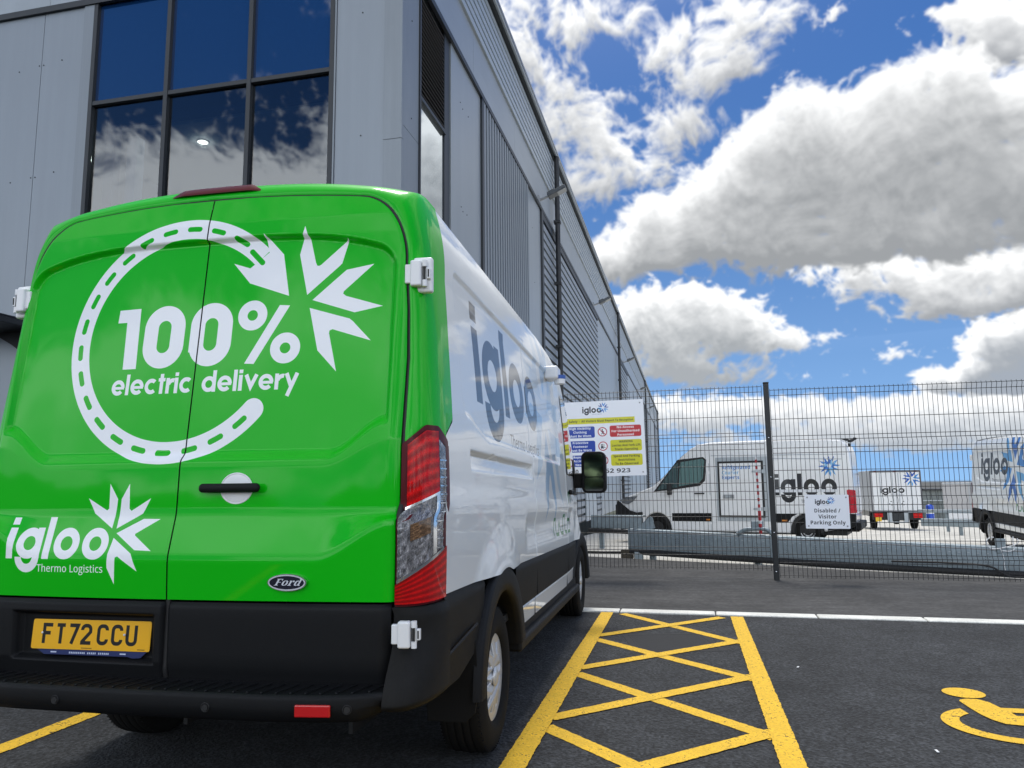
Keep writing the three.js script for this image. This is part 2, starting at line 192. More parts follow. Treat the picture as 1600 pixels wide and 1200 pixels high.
const M = {
  asphalt: std(0xffffff, 0.92, 0, { map: asphaltMap, bumpMap: asphaltBump, bumpScale: 0.006, vertexColors: true }),
  road: std(0xffffff, 0.9, 0, { map: roadMap, vertexColors: true }),
  concrete: std(0xffffff, 0.9, 0, { map: concMap }),
  kerb: std(0xffffff, 0.85, 0, { map: whitePaintMap }),
  paint: std(0xffffff, 0.75, 0, { map: paintMap, bumpMap: asphaltBump, bumpScale: 0.003 }),
  soil: std(lin(0.09, 0.10, 0.07), 1),
  grey: std(lin(0.35, 0.39, 0.44), 0.42, 0.25, { map: streak, bumpMap: orange, bumpScale: 0.0015 }),
  grey2: std(lin(0.31, 0.345, 0.385), 0.42, 0.25, { map: streak, bumpMap: orange, bumpScale: 0.0015 }),
  silver: std(lin(0.46, 0.50, 0.535), 0.38, 0.35, { map: streak, bumpMap: orange, bumpScale: 0.0015 }),
  pale: std(lin(0.42, 0.46, 0.49), 0.4, 0.3),
  anth: std(lin(0.020, 0.024, 0.029), 0.45),
  dark: std(lin(0.02, 0.022, 0.025), 0.5),
  frameGrey: std(lin(0.11, 0.11, 0.12), 0.5),
  coverIron: std(lin(0.016, 0.017, 0.019), 0.85),
  brown: std(lin(0.055, 0.045, 0.046), 0.5),
  black: std(lin(0.012, 0.012, 0.013), 0.6),
  rubber: phys(lin(0.009, 0.0088, 0.0085), 0.8, { specularIntensity: 0.35, bumpMap: plasticBump, bumpScale: 0.0006 }),
  plastic: phys(lin(0.0055, 0.006, 0.0072), 0.55, { specularIntensity: 0.45, bumpMap: plasticBump, bumpScale: 0.0005 }),
  clad: phys(0xffffff, 0.6, { specularIntensity: 0.4, map: dustMap, bumpMap: plasticBump, bumpScale: 0.0005 }),
  wirePaint: std(lin(0.012, 0.014, 0.016), 0.45),
  white: phys(lin(0.785, 0.815, 0.825), 0.35, { clearcoat: 1, clearcoatRoughness: 0.03 }),
  whiteP: phys(lin(0.82, 0.83, 0.84), 0.4, { clearcoat: 0.3, clearcoatRoughness: 0.15 }),
  whiteFar: phys(lin(0.78, 0.79, 0.80), 0.4, { clearcoat: 0.7, clearcoatRoughness: 0.06 }),
  green: phys(new THREE.Color('rgb(0,184,8)'), 0.45, { clearcoat: 0.42, clearcoatRoughness: 0.05, specularIntensity: 0.25 }),
  red: phys(0xffffff, 0.3, { map: redMap, clearcoat: 0.35, specularIntensity: 0.3, clearcoatRoughness: 0.03, bumpMap: lensBump, bumpScale: 0.002 }),
  redDeep: phys(lin(0.085, 0.002, 0.006), 0.35, { clearcoat: 0.15, clearcoatRoughness: 0.1, specularIntensity: 0.25 }),
  redRefl: phys(lin(0.55, 0.006, 0.008), 0.25, { clearcoat: 1 }),
  clearLens: phys(0xffffff, 0.22, { map: lensMap, metalness: 0.55, clearcoat: 1, clearcoatRoughness: 0.02, bumpMap: lensBump, bumpScale: 0.004 }),
  amber: phys(lin(1.0, 0.55, 0.25), 0.25, { map: lensMap, metalness: 0.3, clearcoat: 1, bumpMap: lensBump, bumpScale: 0.003 }),
  amberDark: phys(lin(0.6, 0.2, 0.02), 0.3, { clearcoat: 1 }),
  chrome: std(lin(0.75, 0.76, 0.78), 0.15, 1),
  alloy: std(lin(0.62, 0.63, 0.64), 0.3, 0.45),
  steel: std(lin(0.35, 0.36, 0.37), 0.4, 0.8),
  galv: std(0xffffff, 0.45, 0.3, { map: galvMap }),
  glassDark: phys(lin(0.015, 0.018, 0.02), 0.04, { clearcoat: 1, clearcoatRoughness: 0.01 }),
  mirror: std(lin(0.75, 0.77, 0.78), 0.03, 1),
  cabGlass: phys(lin(0.10, 0.16, 0.16), 0.05, { clearcoat: 1, clearcoatRoughness: 0.02 }),
  blue: phys(lin(0.005, 0.07, 0.55), 0.4, { clearcoat: 0.5 }),
  blueBand: std(lin(0.02, 0.10, 0.42), 0.4),
  redPaint: std(lin(0.55, 0.02, 0.03), 0.5),
};
function canvas(w, h, draw, srgb = true) { const c = document.createElement('canvas'); c.width = w; c.height = h; draw(c.getContext('2d'), w, h); const t = new THREE.CanvasTexture(c); t.colorSpace = srgb ? THREE.SRGBColorSpace : THREE.NoColorSpace; t.anisotropy = 8; t.generateMipmaps = true; t.minFilter = THREE.LinearMipmapLinearFilter; return t; }

// ---------------------------------------------------------------- lettering (drawn strokes)
function glyph(c, ch, x, b, h, w) {   // x-height h, stroke w, baseline b (canvas y down); returns the advance
  const r = h / 2 - w / 2, cy = b - h / 2; c.lineWidth = w; c.lineCap = 'butt';
  const arc = (cx, a0, a1, rr = r, y = cy) => { c.beginPath(); c.arc(cx, y, rr, -rad(a0), -rad(a1), true); c.stroke(); };
  const ln = (...p) => { c.beginPath(); c.moveTo(p[0], p[1]); for (let i = 2; i < p.length; i += 2) c.lineTo(p[i], p[i + 1]); c.stroke(); };
  const gap = h * 0.11;
  switch (ch) {
    case ' ': return h * 0.42;
    case 'i': ln(x + w / 2, b, x + w / 2, b - h); c.fillRect(x, b - h * 1.33, w, h * 0.235); return w + gap;
    case 'l': ln(x + w / 2, b, x + w / 2, b - h * 1.34); return w + gap;
    case 'o': arc(x + h * 0.51, 0, 360); return h * 1.02 + gap;
    case 'g': arc(x + h / 2, 0, 360); ln(x + h - w / 2, b - h, x + h - w / 2, b - h * 0.02); arc(x + h / 2, 180, 360, r, b - h * 0.06); return h + gap;
    case 'd': arc(x + h / 2, 0, 360); ln(x + h - w / 2, b, x + h - w / 2, b - h * 1.36); return h + gap;
    case 'c': arc(x + h / 2, 48, 312); return h * 0.93 + gap * 0.7;
    case 'e': arc(x + h / 2, -2, 318); c.lineWidth = w * 0.72; ln(x + w * 0.6, cy + w * 0.1, x + h - w * 0.1, cy + w * 0.1); return h + gap * 0.8;
    case 't': ln(x + w * 0.95, b, x + w * 0.95, b - h * 1.28); c.lineWidth = w * 0.85; ln(x, b - h * 0.9, x + w * 1.95, b - h * 0.9); return w * 1.95 + gap * 0.7;
    case 'r': ln(x + w / 2, b, x + w / 2, b - h); arc(x + h * 0.52, 75, 170, r * 0.92); return h * 0.56 + gap * 0.6;
    case 'v': c.lineJoin = 'miter'; ln(x + w * 0.45, b - h, x + h * 0.48, b - w * 0.9, x + h * 0.96 - w * 0.45, b - h); return h * 0.96 + gap * 0.4;
    case 'y': ln(x + w * 0.5, b - h, x + h * 0.5, b - w * 0.55); ln(x + h * 0.98 - w * 0.5, b - h, x + h * 0.26, b + h * 0.42); return h * 0.98 + gap * 0.5;
  }
  return h;
}
function stroked(c, str, x, b, h, w, col) { c.strokeStyle = c.fillStyle = col; for (const ch of str) x += glyph(c, ch, x, b, h, w); return x; }
const widthOf = (c, str, h, w) => { let x = 0; c.save(); c.globalAlpha = 0; for (const ch of str) x += glyph(c, ch, -9999, -9999, h, w); c.restore(); return x - h * 0.11; };
const fitIgloo = (c, x0, x1, b, h, col, bold = 0.29) => { const w0 = widthOf(c, 'igloo', h, h * bold); c.save(); c.translate(x0, 0); c.scale((x1 - x0) / w0, 1); stroked(c, 'igloo', 0, b, h, h * bold, col); c.restore(); };
// one arm of the emblem (points about its centre, unit 0.3) and the six-armed burst
const ARM = [[0.31, 0.148], [0.194, 0.128], [0.056, 0.004], [0.239, -0.057], [0.357, -0.035], [0.199, 0.017], [0.187, 0.031], [0.192, 0.041]];
function burst(c, cx, cy, R, cols, turn = 0, which = [0, 1, 2, 3, 4, 5]) { for (const k of which) { const a = rad(60 * k + turn); c.fillStyle = cols[k % cols.length]; c.beginPath(); ARM.forEach(([x, y], i) => { const X = (x * Math.cos(a) - y * Math.sin(a)) / 0.34 * R, Y = (x * Math.sin(a) + y * Math.cos(a)) / 0.34 * R; i ? c.lineTo(cx + X, cy - Y) : c.moveTo(cx + X, cy - Y); }); c.closePath(); c.fill(); } }
const BLUES = ['#1f62c4', '#3d8fdc', '#0d4fae', '#5aaee8', '#2c78d0', '#7cc4f0'];
function fitText(c, str, x, y, w, px, font, align = 'left') { c.font = font.replace('$', px); const m = c.measureText(str).width; c.save(); c.translate(x, y); if (w) c.scale(w / m, 1); c.textAlign = align; c.fillText(str, 0, 0); c.restore(); }

// ---------------------------------------------------------------- ground
const yardY = (x, z) => -0.0345 * Math.max(0, -z - 13.2 + 0.0) * sstep(0, 1, Math.max(0, -z - 12) / 2) * (z < -70 ? 0 : 1) + (z < -70 ? -0.0345 * 56.8 : 0);
const edgeZ = x => -13.32 + 0.42 * x;                                  // where the tarmac gives way to the concrete yard
function sheet(x0, x1, z0, z1, nx, nz, y, tint = 0) {
  const g = grid(nx, nz, (u, v) => { const x = lerp(x0, x1, u), z = typeof z1 === 'function' ? lerp(z0, z1(x), v) : lerp(z0, z1, v); return [x, typeof y === 'function' ? y(x, z) : y, z]; }, (u, v, p) => [p[0], -p[2]]);
  const p = g.attributes.position, C = new Float32Array(p.count * 3);
  for (let i = 0; i < p.count; i++) { const X = p.getX(i), Z = p.getZ(i), st = tint ? sstep(0.16, 0.42, fbm(X * 0.9 + 11, Z * 0.9 + 3, 4)) * 0.5 + sstep(0.20, 0.34, fbm(X * 2.7 - 7, Z * 2.7, 3)) * 0.35 : 0; const k = (1 + tint * (1.1 * fbm(X * 0.5, Z * 0.5, 4) + 0.8 * fbm(X * 2.4 + 40, Z * 2.4, 3) + 0.5 * noise(X * 9, Z * 9))) * (1 - st * tint); C[i * 3] = C[i * 3 + 1] = C[i * 3 + 2] = k; }
  g.setAttribute('color', new THREE.BufferAttribute(C, 3)); return g;
}
structure('ground', sheet(-2500, 2500, 2500, -2500, 60, 60, (x, z) => -2.6 - Math.max(0, Math.hypot(x, z) - 160) * 0.024), M.soil);
for (const [x0, x1, z0, z1, nx, nz] of [[-6, 8, 2, -7.94, 280, 200], [-60, -6, 2, -7.94, 60, 30], [8, 60, 2, -7.94, 60, 30], [-60, 60, 60, 2, 100, 50]]) structure('car_park_surface', sheet(x0, x1, z0, z1, nx, nz, 0, 0.42), M.asphalt);
structure('access_road', sheet(-3.6, 9, -7.9, edgeZ, 250, 100, -0.004, 0.3), M.road); structure('access_road', sheet(9, 16, -7.9, x => Math.min(-7.95, edgeZ(x)), 60, 30, -0.004, 0.3), M.road);
structure('concrete_yard', sheet(-3.6, 110, -9.5, -150, 60, 90, (x, z) => Math.min(-0.008, yardY(x, z) - 0.008)), M.concrete);

// flush kerb between the bays and the road, laid in lengths with open joints
const kerb = new THREE.Group(); kerb.name = 'kerb'; kerb.userData.kind = 'structure'; scene.add(kerb);
{
  const kr = rng(3), kg = [0, 1, 2].map(() => { const g = rbox(-0.473, 0.473, -0.10, 0.012, -0.095, 0.095, 0.012, 2); const uv = g.attributes.uv, p = g.attributes.position, o = kr() * 5; for (let i = 0; i < uv.count; i++) uv.setXY(i, p.getX(i) + o, p.getZ(i)); return g; });
  for (let i = -18; i < 40; i++) { const s = part(kerb, 'kerb_stone', kg[(i + 60) % 3], M.kerb); s.position.set(-1.20 + i * 0.958, 0.001 * (kr() - 0.5), -8.055 + 0.022 * (-1.2 + i * 0.958) + 0.004 * (kr() - 0.5)); s.rotation.y = -0.022 + 0.004 * (kr() - 0.5); }
}
// painted markings: strips with slightly ragged edges
const pr = rng(21);
function strip(a, b, w, y = 0.004) {
  const dx = b[0] - a[0], dz = b[1] - a[1], L = Math.hypot(dx, dz), nx = -dz / L, nz = dx / L, n = Math.max(2, Math.round(L / 0.02)), eL = [], eR = [];
  for (let i = 0; i <= n; i++) { eL.push((pr() - 0.5) * 0.006); eR.push((pr() - 0.5) * 0.006); }
  return grid([...Array(n + 1).keys()], 1, (i, v) => { const t = i / n, o = v < 0.5 ? -w / 2 + eL[i] : w / 2 + eR[i]; return [a[0] + dx * t + nx * o, y, a[1] + dz * t + nz * o]; }, (u, v, p) => [p[0], -p[2]]);
}
function flat(pts, y, holes = []) { const g = new THREE.ShapeGeometry(polyShape(pts.map(p => [p[0], -p[1]]), holes.map(h => h.map(p => [p[0], -p[1]])))); g.rotateX(-Math.PI / 2); g.translate(0, y, 0); return g; }
{
  const h = thing('hatched_bay_marking', 'yellow criss-cross hatching painted between two long lines beside the green van', 'road marking');
  part(h, 'border_line', strip([-0.838, -7.93], [-0.838, 3], 0.122, 0.0088), M.paint);
  part(h, 'border_line', strip([0.431, -7.87], [0.431, 3], 0.119, 0.0088), M.paint);
  for (let k = 0; k < 6; k++) {
    const o = k * 1.185;
    if (k) part(h, 'diagonal_line', strip([-0.80, -7.77 + o], [0.40, -6.62 + o], 0.105, 0.003), M.paint);
    else part(h, 'diagonal_line', strip([-0.68, -7.90], [0.40, -6.62], 0.10, 0.003), M.paint);
    part(h, 'diagonal_line', strip([-0.80, -6.73 + o], [0.40 - (k ? 0 : 0.11), -7.85 + o + (k ? -0.05 : 0.03)], 0.105, 0.006), M.paint);
  }
  const b = part(scene, numbered('bay_line'), strip([-3.455, 3], [-3.455, -8.0], 0.12), M.paint); tag(b, 'single yellow bay line left of the green van, in shade', 'road marking');
  const wpts = [], arcP = (cx, cz, r, a0, a1, n = 24) => [...Array(n + 1).keys()].map(i => { const t = rad(lerp(a0, a1, i / n)); return [cx + r * Math.cos(t), cz + r * Math.sin(t)]; });
  const w = thing('wheelchair_symbol', 'yellow wheelchair symbol painted on the tarmac of the right-hand bay', 'road marking');
  part(w, 'head', flat(arcP(1.615, -5.335, 0.118, 0, 360, 32).slice(0, -1), 0.005), M.paint);
  part(w, 'body', flat([[1.53, -5.14], [1.545, -5.175], [1.59, -5.20], [1.65, -5.195], [1.69, -5.14], [1.71, -5.03], [2.02, -5.04], [2.03, -4.95], [1.73, -4.94], [1.735, -4.88], [2.08, -4.89], [2.12, -4.86], [2.25, -4.36], [2.36, -4.40], [2.39, -4.32], [2.19, -4.24], [2.03, -4.73], [1.70, -4.70], [1.62, -4.715], [1.58, -4.78], [1.555, -4.87], [1.54, -4.99]], 0.005), M.paint);
  const o = arcP(1.68, -4.68, 0.38, 240, 10, 40), inn = arcP(1.70, -4.68, 0.29, 10, 232, 40);
  const ring = []; for (const p of o.map((q, i) => [1.70 + 0.39 * Math.cos(rad(lerp(236, 15, i / 40))), -4.70 + 0.335 * Math.sin(rad(lerp(236, 15, i / 40)))])) ring.push(p);
  for (let i = 0; i <= 40; i++) { const a = rad(lerp(15, 226, i / 40)); ring.push([1.71 + 0.31 * Math.cos(a), -4.70 + 0.245 * Math.sin(a)]); }
  part(w, 'wheel', flat(ring, 0.005), M.paint);
}
{
  const m = thing('inspection_cover', 'dark square metal inspection cover set in the tarmac within the hatching', 'manhole cover', [-0.17, 0, -6.58], rad(14));
  part(m, 'frame', [box(-0.36, 0.36, -0.02, 0.0016, -0.36, -0.31), box(-0.36, 0.36, -0.02, 0.0016, 0.31, 0.36), box(-0.36, -0.31, -0.02, 0.0016, -0.31, 0.31), box(0.31, 0.36, -0.02, 0.0016, -0.31, 0.31)], M.coverIron);
  part(m, 'plate', box(-0.305, 0.305, -0.02, 0.0012, -0.305, 0.305), M.coverIron);
  const rb = []; for (let i = 0; i < 14; i++) rb.push(box(-0.29, 0.29, 0.0005, 0.0019, -0.28 + i * 0.042, -0.268 + i * 0.042)); part(m, 'tread', rb, M.coverIron);
}
for (const [x, z, l] of [[0.72, -5.84, 'small white litter scrap right of the hatching, nearer the kerb'], [1.13, -4.19, 'thin white litter sliver left below the wheelchair symbol']]) { const q = part(scene, numbered('litter_scrap'), rbox(-0.017, 0.017, 0.001, 0.005, -0.006, 0.006, 0.0018), M.whiteP); q.position.set(x, 0.004, z); q.rotation.y = 0.5 + x; tag(q, l, 'litter'); }

// ---------------------------------------------------------------- warehouse
const B = new THREE.Group(); B.name = 'warehouse'; scene.add(B);
tag(B, 'long grey metal-clad warehouse with tall glazed corner filling the left', 'building');
const WX = -3.6, WZ = -9.15, TOP = 11.2;
const front = (x0, x1, y0, y1, d = 0, t = 0.06) => box(x0, x1, y0, y1, WZ + d - t, WZ + d);
const sideB = (z0, z1, y0, y1, d = 0, t = 0.06) => box(WX + d - t, WX + d, y0, y1, z1, z0);   // z0 nearer than z1
// front: panels left of the glazing, each with an open joint
const bolt = new THREE.CylinderGeometry(0.011, 0.011, 0.012, 8); bolt.rotateX(Math.PI / 2);
const boltX = bolt.clone(); boltX.rotateY(Math.PI / 2);
function bolts(list) { part(B, 'fixing', list.map(([x, y, z, sd]) => { const g = (sd ? boltX : bolt).clone(); g.translate(x, y, z); return g; }), M.dark); }
for (const [x0, x1] of [[-9.68, -8.92], [-10.74, -9.685], [-11.80, -10.745], [-12.9, -11.805], [-14.0, -12.905], [-15.1, -14.005], [-16.2, -15.105]]) part(B, 'wall_panel', front(x0 + 0.004, x1, 0, 8.86), M.grey);
bolts([[-9.64, 7.98, WZ], [-9.72, 7.98, WZ], [-10.1, 7.93, WZ], [-9.3, 8.02, WZ], [-9.64, 6.12, WZ], [-9.72, 6.12, WZ], [-10.1, 6.08, WZ], [-9.3, 6.17, WZ], [-4.21, 8.0, WZ], [-4.21, 6.15, WZ], [-4.21, 4.3, WZ], [WX, 8.0, -9.5, 1], [WX, 6.5, -9.5, 1]]);
part(B, 'jamb_trim', front(-8.915, -8.70, 0, 8.86, 0.025), M.grey2);
part(B, 'wall_panel', front(-4.60, -3.875, 0, 8.86), M.grey);
part(B, 'jamb_trim', front(-4.665, -4.605, 0, 8.86, 0.02), M.grey2);
part(B, 'corner_trim', [front(-3.87, WX, 0, 6.035, 0.02), sideB(WZ - 0.041, -9.80, 0, 6.25, 0.0)], M.grey2);
part(B, 'corner_trim', [front(-3.87, WX, 6.043, 8.86, 0.02), sideB(WZ - 0.041, -9.80, 6.258, 8.80, 0.0)], M.grey2);
part(B, 'flashing', [front(-16.2, WX + 0.05, 8.86, 8.96, 0.05), sideB(WZ - 0.012, -108.5, 8.80, 8.90, 0.05)], M.anth);
for (let i = 0; i < 12; i++) part(B, 'fascia_panel', front(WX - (i + 1) * 1.2, WX - i * 1.2 - 0.006, 8.965, 9.9), M.silver);
for (let i = 0; i < 28; i++) { const z0 = i ? -9.22 - (i - 1) * 3.545 - 3.545 : WZ, z1 = -9.22 - i * 3.545 - 3.545; part(B, 'fascia_panel', sideB(Math.min(z0, WZ - 0.056) - 0.006, Math.max(z1, -108.5), 8.905, 9.9, 0.0), M.silver); }
part(B, 'backing_wall', [front(-16.2, -8.92, 0, TOP, -0.07, 0.2), front(-4.6, WX - 0.07, 0, TOP, -0.07, 0.2), front(-8.92, -4.6, 8.86, TOP, -0.07, 0.2), sideB(WZ - 0.07, -108.5, 0, TOP, -0.07, 0.2)], M.anth);
part(B, 'roof', box(-60, WX + 0.1, 11.26, 11.32, -108.6, WZ + 0.1), M.grey);
// ribbed eaves band
for (let i = 0; i < 7; i++) { const y = 9.91 + i * 0.185; part(B, 'eaves_rib', [sideB(WZ + 0.045, -108.5, y, y + 0.125, 0.045, 0.1), sideB(WZ - 0.01, -108.5, y + 0.128, y + 0.182, 0.0)], M.pale); part(B, 'eaves_rib', [front(-16.2, WX - 0.056, y, y + 0.125, 0.045, 0.1), front(-16.2, WX - 0.062, y + 0.128, y + 0.182, 0)], M.pale); }
part(B, 'soffit', [box(WX - 0.05, WX + 0.135, 11.215, 11.235, -109, WZ + 0.14), box(-16.2, WX - 0.05, 11.215, 11.235, WZ - 0.05, WZ + 0.14)], M.anth);
part(B, 'gutter', [rbox(WX + 0.13, WX + 0.19, 11.20, 11.33, -109, WZ + 0.19, 0.02), rbox(-16.2, WX + 0.13, 11.20, 11.33, WZ + 0.13, WZ + 0.19, 0.02)], M.silver);
part(B, 'gutter_lip', rbox(WX + 0.191, WX + 0.205, 11.27, 11.34, -109, WZ + 0.19, 0.005), M.steel);
// front glazing: posts, transoms, panes
const MX = [-8.70, -7.37, -5.975, -4.665], TR = [0, 2.6, 4.9, 7.2, 9.0];
for (const x of MX) part(B, 'mullion', rbox(x - 0.035, x + 0.035, 0, 8.86, WZ - 0.12, WZ + 0.03, 0.006), M.anth);
for (const y of [2.6, 4.9, 7.2]) for (let i = 0; i < 3; i++) part(B, 'transom', rbox(MX[i] + 0.036, MX[i + 1] - 0.036, y - 0.035, y + 0.035, WZ - 0.12, WZ + 0.022, 0.006), M.anth);
const paneGlass = new THREE.MeshPhysicalMaterial({ color: lin(0.42, 0.50, 0.58), roughness: 0.0, transmission: 1, thickness: 0, ior: 1.75 });
const spandrel = phys(lin(0.004, 0.030, 0.105), 0.03, { clearcoat: 1, clearcoatRoughness: 0.0, ior: 1.8 });
for (let i = 0; i < 3; i++) for (let j = 0; j < 4; j++) part(B, 'window_pane', box(MX[i] + 0.036, MX[i + 1] - 0.036, TR[j] + 0.036, (j === 3 ? 8.86 : TR[j + 1] - 0.036), WZ - 0.045, WZ - 0.035), j === 3 ? spandrel : paneGlass);
// room behind the glass
const wallPaint = std(lin(0.16, 0.17, 0.19), 0.9), ceil = std(lin(0.22, 0.24, 0.26), 0.9), pillarM = std(lin(0.45, 0.55, 0.68), 0.6), bulk = std(lin(0.012, 0.03, 0.11), 0.8);
part(B, 'bulkhead', [box(-8.75, -4.6, 7.05, 7.55, WZ - 0.55, WZ - 0.4), box(-8.72, -8.55, 4.8, 7.05, WZ - 0.5, WZ - 0.35)], bulk);
part(B, 'ceiling', box(-9.5, -4.2, 7.0, 7.04, -15, WZ - 0.56), ceil);
part(B, 'interior_wall', [box(-9.5, -4.2, 0, 7, -15.2, -15), box(-9.6, -9.5, 0, 7, -15, WZ - 0.3), box(-4.2, -4.1, 0, 7, -15, WZ - 0.3)], wallPaint);
part(B, 'floor_slab', [box(-9.5, -4.2, 4.55, 4.85, -15, WZ - 0.2), box(-9.5, -4.2, -0.1, 0.02, -15, WZ - 0.2)], ceil);
part(B, 'pillar', box(-8.63, -8.45, 4.85, 7.0, WZ - 0.9, WZ - 0.72), pillarM);
{ const d = thing('ceiling_downlight', 'round lit downlight in the ceiling behind the middle window', 'ceiling light', [-7.55, 6.99, -10.3]);
  part(d, 'lamp_disc', new THREE.CylinderGeometry(0.075, 0.075, 0.015, 24), std(lin(1, 0.9, 0.7), 0.5, 0, { emissive: lin(1, 0.86, 0.6), emissiveIntensity: 1.3 }));
  part(d, 'rim', new THREE.TorusGeometry(0.082, 0.01, 8, 24).rotateX(Math.PI / 2), M.whiteP);
  const L = new THREE.PointLight(lin(1, 0.86, 0.6), 0.35); L.position.set(0, -0.05, 0); L.castShadow = true; L.shadow.radius = 3; d.add(L); }
// side: corner window with louvred shade above
for (let i = 0; i < 22; i++) part(B, 'louvre_slat', (() => { const g = box(-0.05, 0.05, -0.004, 0.004, -0.565, 0.565); g.rotateZ(-0.7); g.translate(WX - 0.06, 7.10 + i * 0.077, -10.5); return g; })(), M.brown);
part(B, 'louvre_backing', box(WX - 0.13, WX - 0.12, 7.06, 8.79, -11.1, -9.9), M.brown);
part(B, 'window_pane', box(WX - 0.05, WX - 0.04, 0.5, 7.0, -11.07, -9.87), std(lin(0.62, 0.68, 0.72), 0.01, 0.9));
part(B, 'window_frame', [sideB(-9.81, -9.86, 0, 8.80, 0.02), sideB(-11.08, -11.34, 0, 8.80, -0.02), sideB(-9.86, -11.08, 7.0, 7.06, 0.01)], M.anth);
const pan = (z0, z1, m = M.grey) => part(B, 'wall_panel', sideB(z0 - 0.005, z1, 0, 8.795), m);
pan(-11.36, -13.24, M.silver);
bolts([[-11.9, 8.0], [-12.05, 7.95], [-12.4, 7.98], [-11.95, 6.1], [-12.05, 6.05], [-12.3, 6.08], [-18.3, 7.9], [-18.5, 6.5]].map(([z, y]) => [WX, y, z, 1]));
part(B, 'dark_trim', [sideB(-13.25, -13.39, 0, 8.795, 0.04)], M.anth);
for (let i = 0; i < 20; i++) { const z0 = -13.4 - i * 0.2175; part(B, 'cladding_rib', [sideB(z0 - 0.003, z0 - 0.13, 0, 8.795, 0.035, 0.09), sideB(z0 - 0.133, z0 - 0.2175, 0, 8.795, -0.012)], M.grey2); }
pan(-17.76, -19.42, M.silver);
function louvreBay(z0, z1, n) {
  part(B, 'dark_trim', [sideB(z0, z0 - 0.22, 0, 8.795, 0.05), sideB(z0 - 0.22, z1, 8.62, 8.795, 0.04)], M.anth);
  part(B, 'louvre_backing', sideB(z0 - 0.22, z1, 0, 8.62, -0.03), M.anth);
  for (let i = 0; i < n; i++) part(B, 'louvre_slat', sideB(z0 - 0.223, z1, 0.06 + i * 8.55 / n, 0.06 + (i + 0.66) * 8.55 / n, 0.03, 0.05), M.grey);
}
louvreBay(-19.43, -33.08, 34);
for (let i = 0; i < 9; i++) pan(-33.09 - i * 1.2, -33.09 - (i + 1) * 1.2 + 0.001, M.silver);
louvreBay(-43.9, -51.0, 34);
for (let i = 0; i < 17; i++) pan(-51.01 - i * 1.25, -51.01 - (i + 1) * 1.25, M.silver);
louvreBay(-72.3, -81, 34);
for (let i = 0; i < 11; i++) pan(-81.01 - i * 1.25, -81.01 - (i + 1) * 1.25, M.silver);
louvreBay(-94.8, -103, 34);
pan(-103.1, -108.5, M.silver);
for (const z of [-21.45, -42.85, -72.5, -103.5]) part(B, 'downpipe', [rod([WX + 0.16, -1.5, z], [WX + 0.16, 11.2, z], 0.075, 14), ...[1.5, 3.4, 5.3, 7.2, 9.1].map(y => box(WX + 0.05, WX + 0.25, y, y + 0.08, z - 0.1, z + 0.1))], M.dark);
// things along the foot of the wall
part(B, 'roller_door', [sideB(-27.4, -30.6, 0, 3.2, 0.06)], M.pale);
const lampLabels = ['grey floodlight on the warehouse wall, nearest of the row', 'grey floodlight on the warehouse wall, second of the row', 'grey floodlight on the warehouse wall, third of the row', 'grey floodlight on the warehouse wall, fourth along', 'grey floodlight on the warehouse wall, fifth along', 'grey floodlight on the warehouse wall, last and farthest'];
[[-19.2, 1], [-31.6, 1], [-47.4, 1], [-62.1, 1], [-77.7, 1], [-94.2, 1]].forEach(([z], i) => {
  const l = thing('wall_floodlight', lampLabels[i], 'wall light', [WX, 8.98, z], 0, 'floodlights along the warehouse wall');
  part(l, 'bracket', [box(0.0, 0.05, -0.12, 0.12, -0.09, 0.09), rod([0.03, 0, 0], [0.28, 0.09, 0], 0.035)], M.steel);
  const hd = rbox(-0.27, 0.27, -0.055, 0.055, -0.15, 0.15, 0.03, 3), gl = box(0.0, 0.25, -0.064, -0.056, -0.13, 0.13), fins = []; for (let k = 0; k < 5; k++) fins.push(box(-0.25, -0.03, 0.055, 0.09, -0.12 + k * 0.055, -0.105 + k * 0.055));
  for (const g of [hd, gl, ...fins]) { g.rotateZ(0.42); g.translate(0.52, 0.19, 0); }
  part(l, 'housing', [hd, ...fins], std(lin(0.09, 0.10, 0.11), 0.45)); part(l, 'lens', gl, std(lin(0.30, 0.32, 0.33), 0.25));
});
// entrance canopy at the left end of the glazed front
{ const c = thing('entrance_canopy', 'small black steel canopy with bracket on the front wall at left edge', 'canopy', [-9.35, 3.58, WZ]);
  part(c, 'slab', [rbox(-1.6, 0.02, 0.10, 0.20, 0, 0.9, 0.02), box(-1.6, 0.02, 0.20, 0.22, 0, 0.91)], M.anth); part(c, 'bracket', slab([[-0.02, 0.1], [-0.02, -0.28], [-0.12, -0.30], [-0.42, -0.1], [-0.8, 0.1]], 0.06), M.black); const b = bolt.clone(); b.scale(1.5, 1.5, 1.5); b.translate(-0.22, 0.04, 0.068); part(c, 'bolt', b, M.chrome); }

// ---------------------------------------------------------------- panel van (local axes: x right, y up, front towards -z, z = 0 at the rear doors)
const GREEN = 'rgb(0,184,8)';
const xs = y => y < 1.25 ? 1.03 - 0.02 * ((1.25 - y) / 0.7) ** 2 : y < 2.2 ? 1.03 - 0.065 * ((y - 1.25) / 0.95) ** 1.5 : 0.965 - 0.065 * clamp((y - 2.2) / 0.36) ** 2;
const roofY = x => 2.66 - 0.10 * (Math.min(Math.abs(x), 0.9) / 0.9) ** 2.6;
function doorBase(x) { const a = Math.abs(x); return -0.035 * (a / 0.86) ** 2 - (a > 0.86 ? 0.21 * ((a - 0.86) / 0.17) ** 2.2 : 0); }
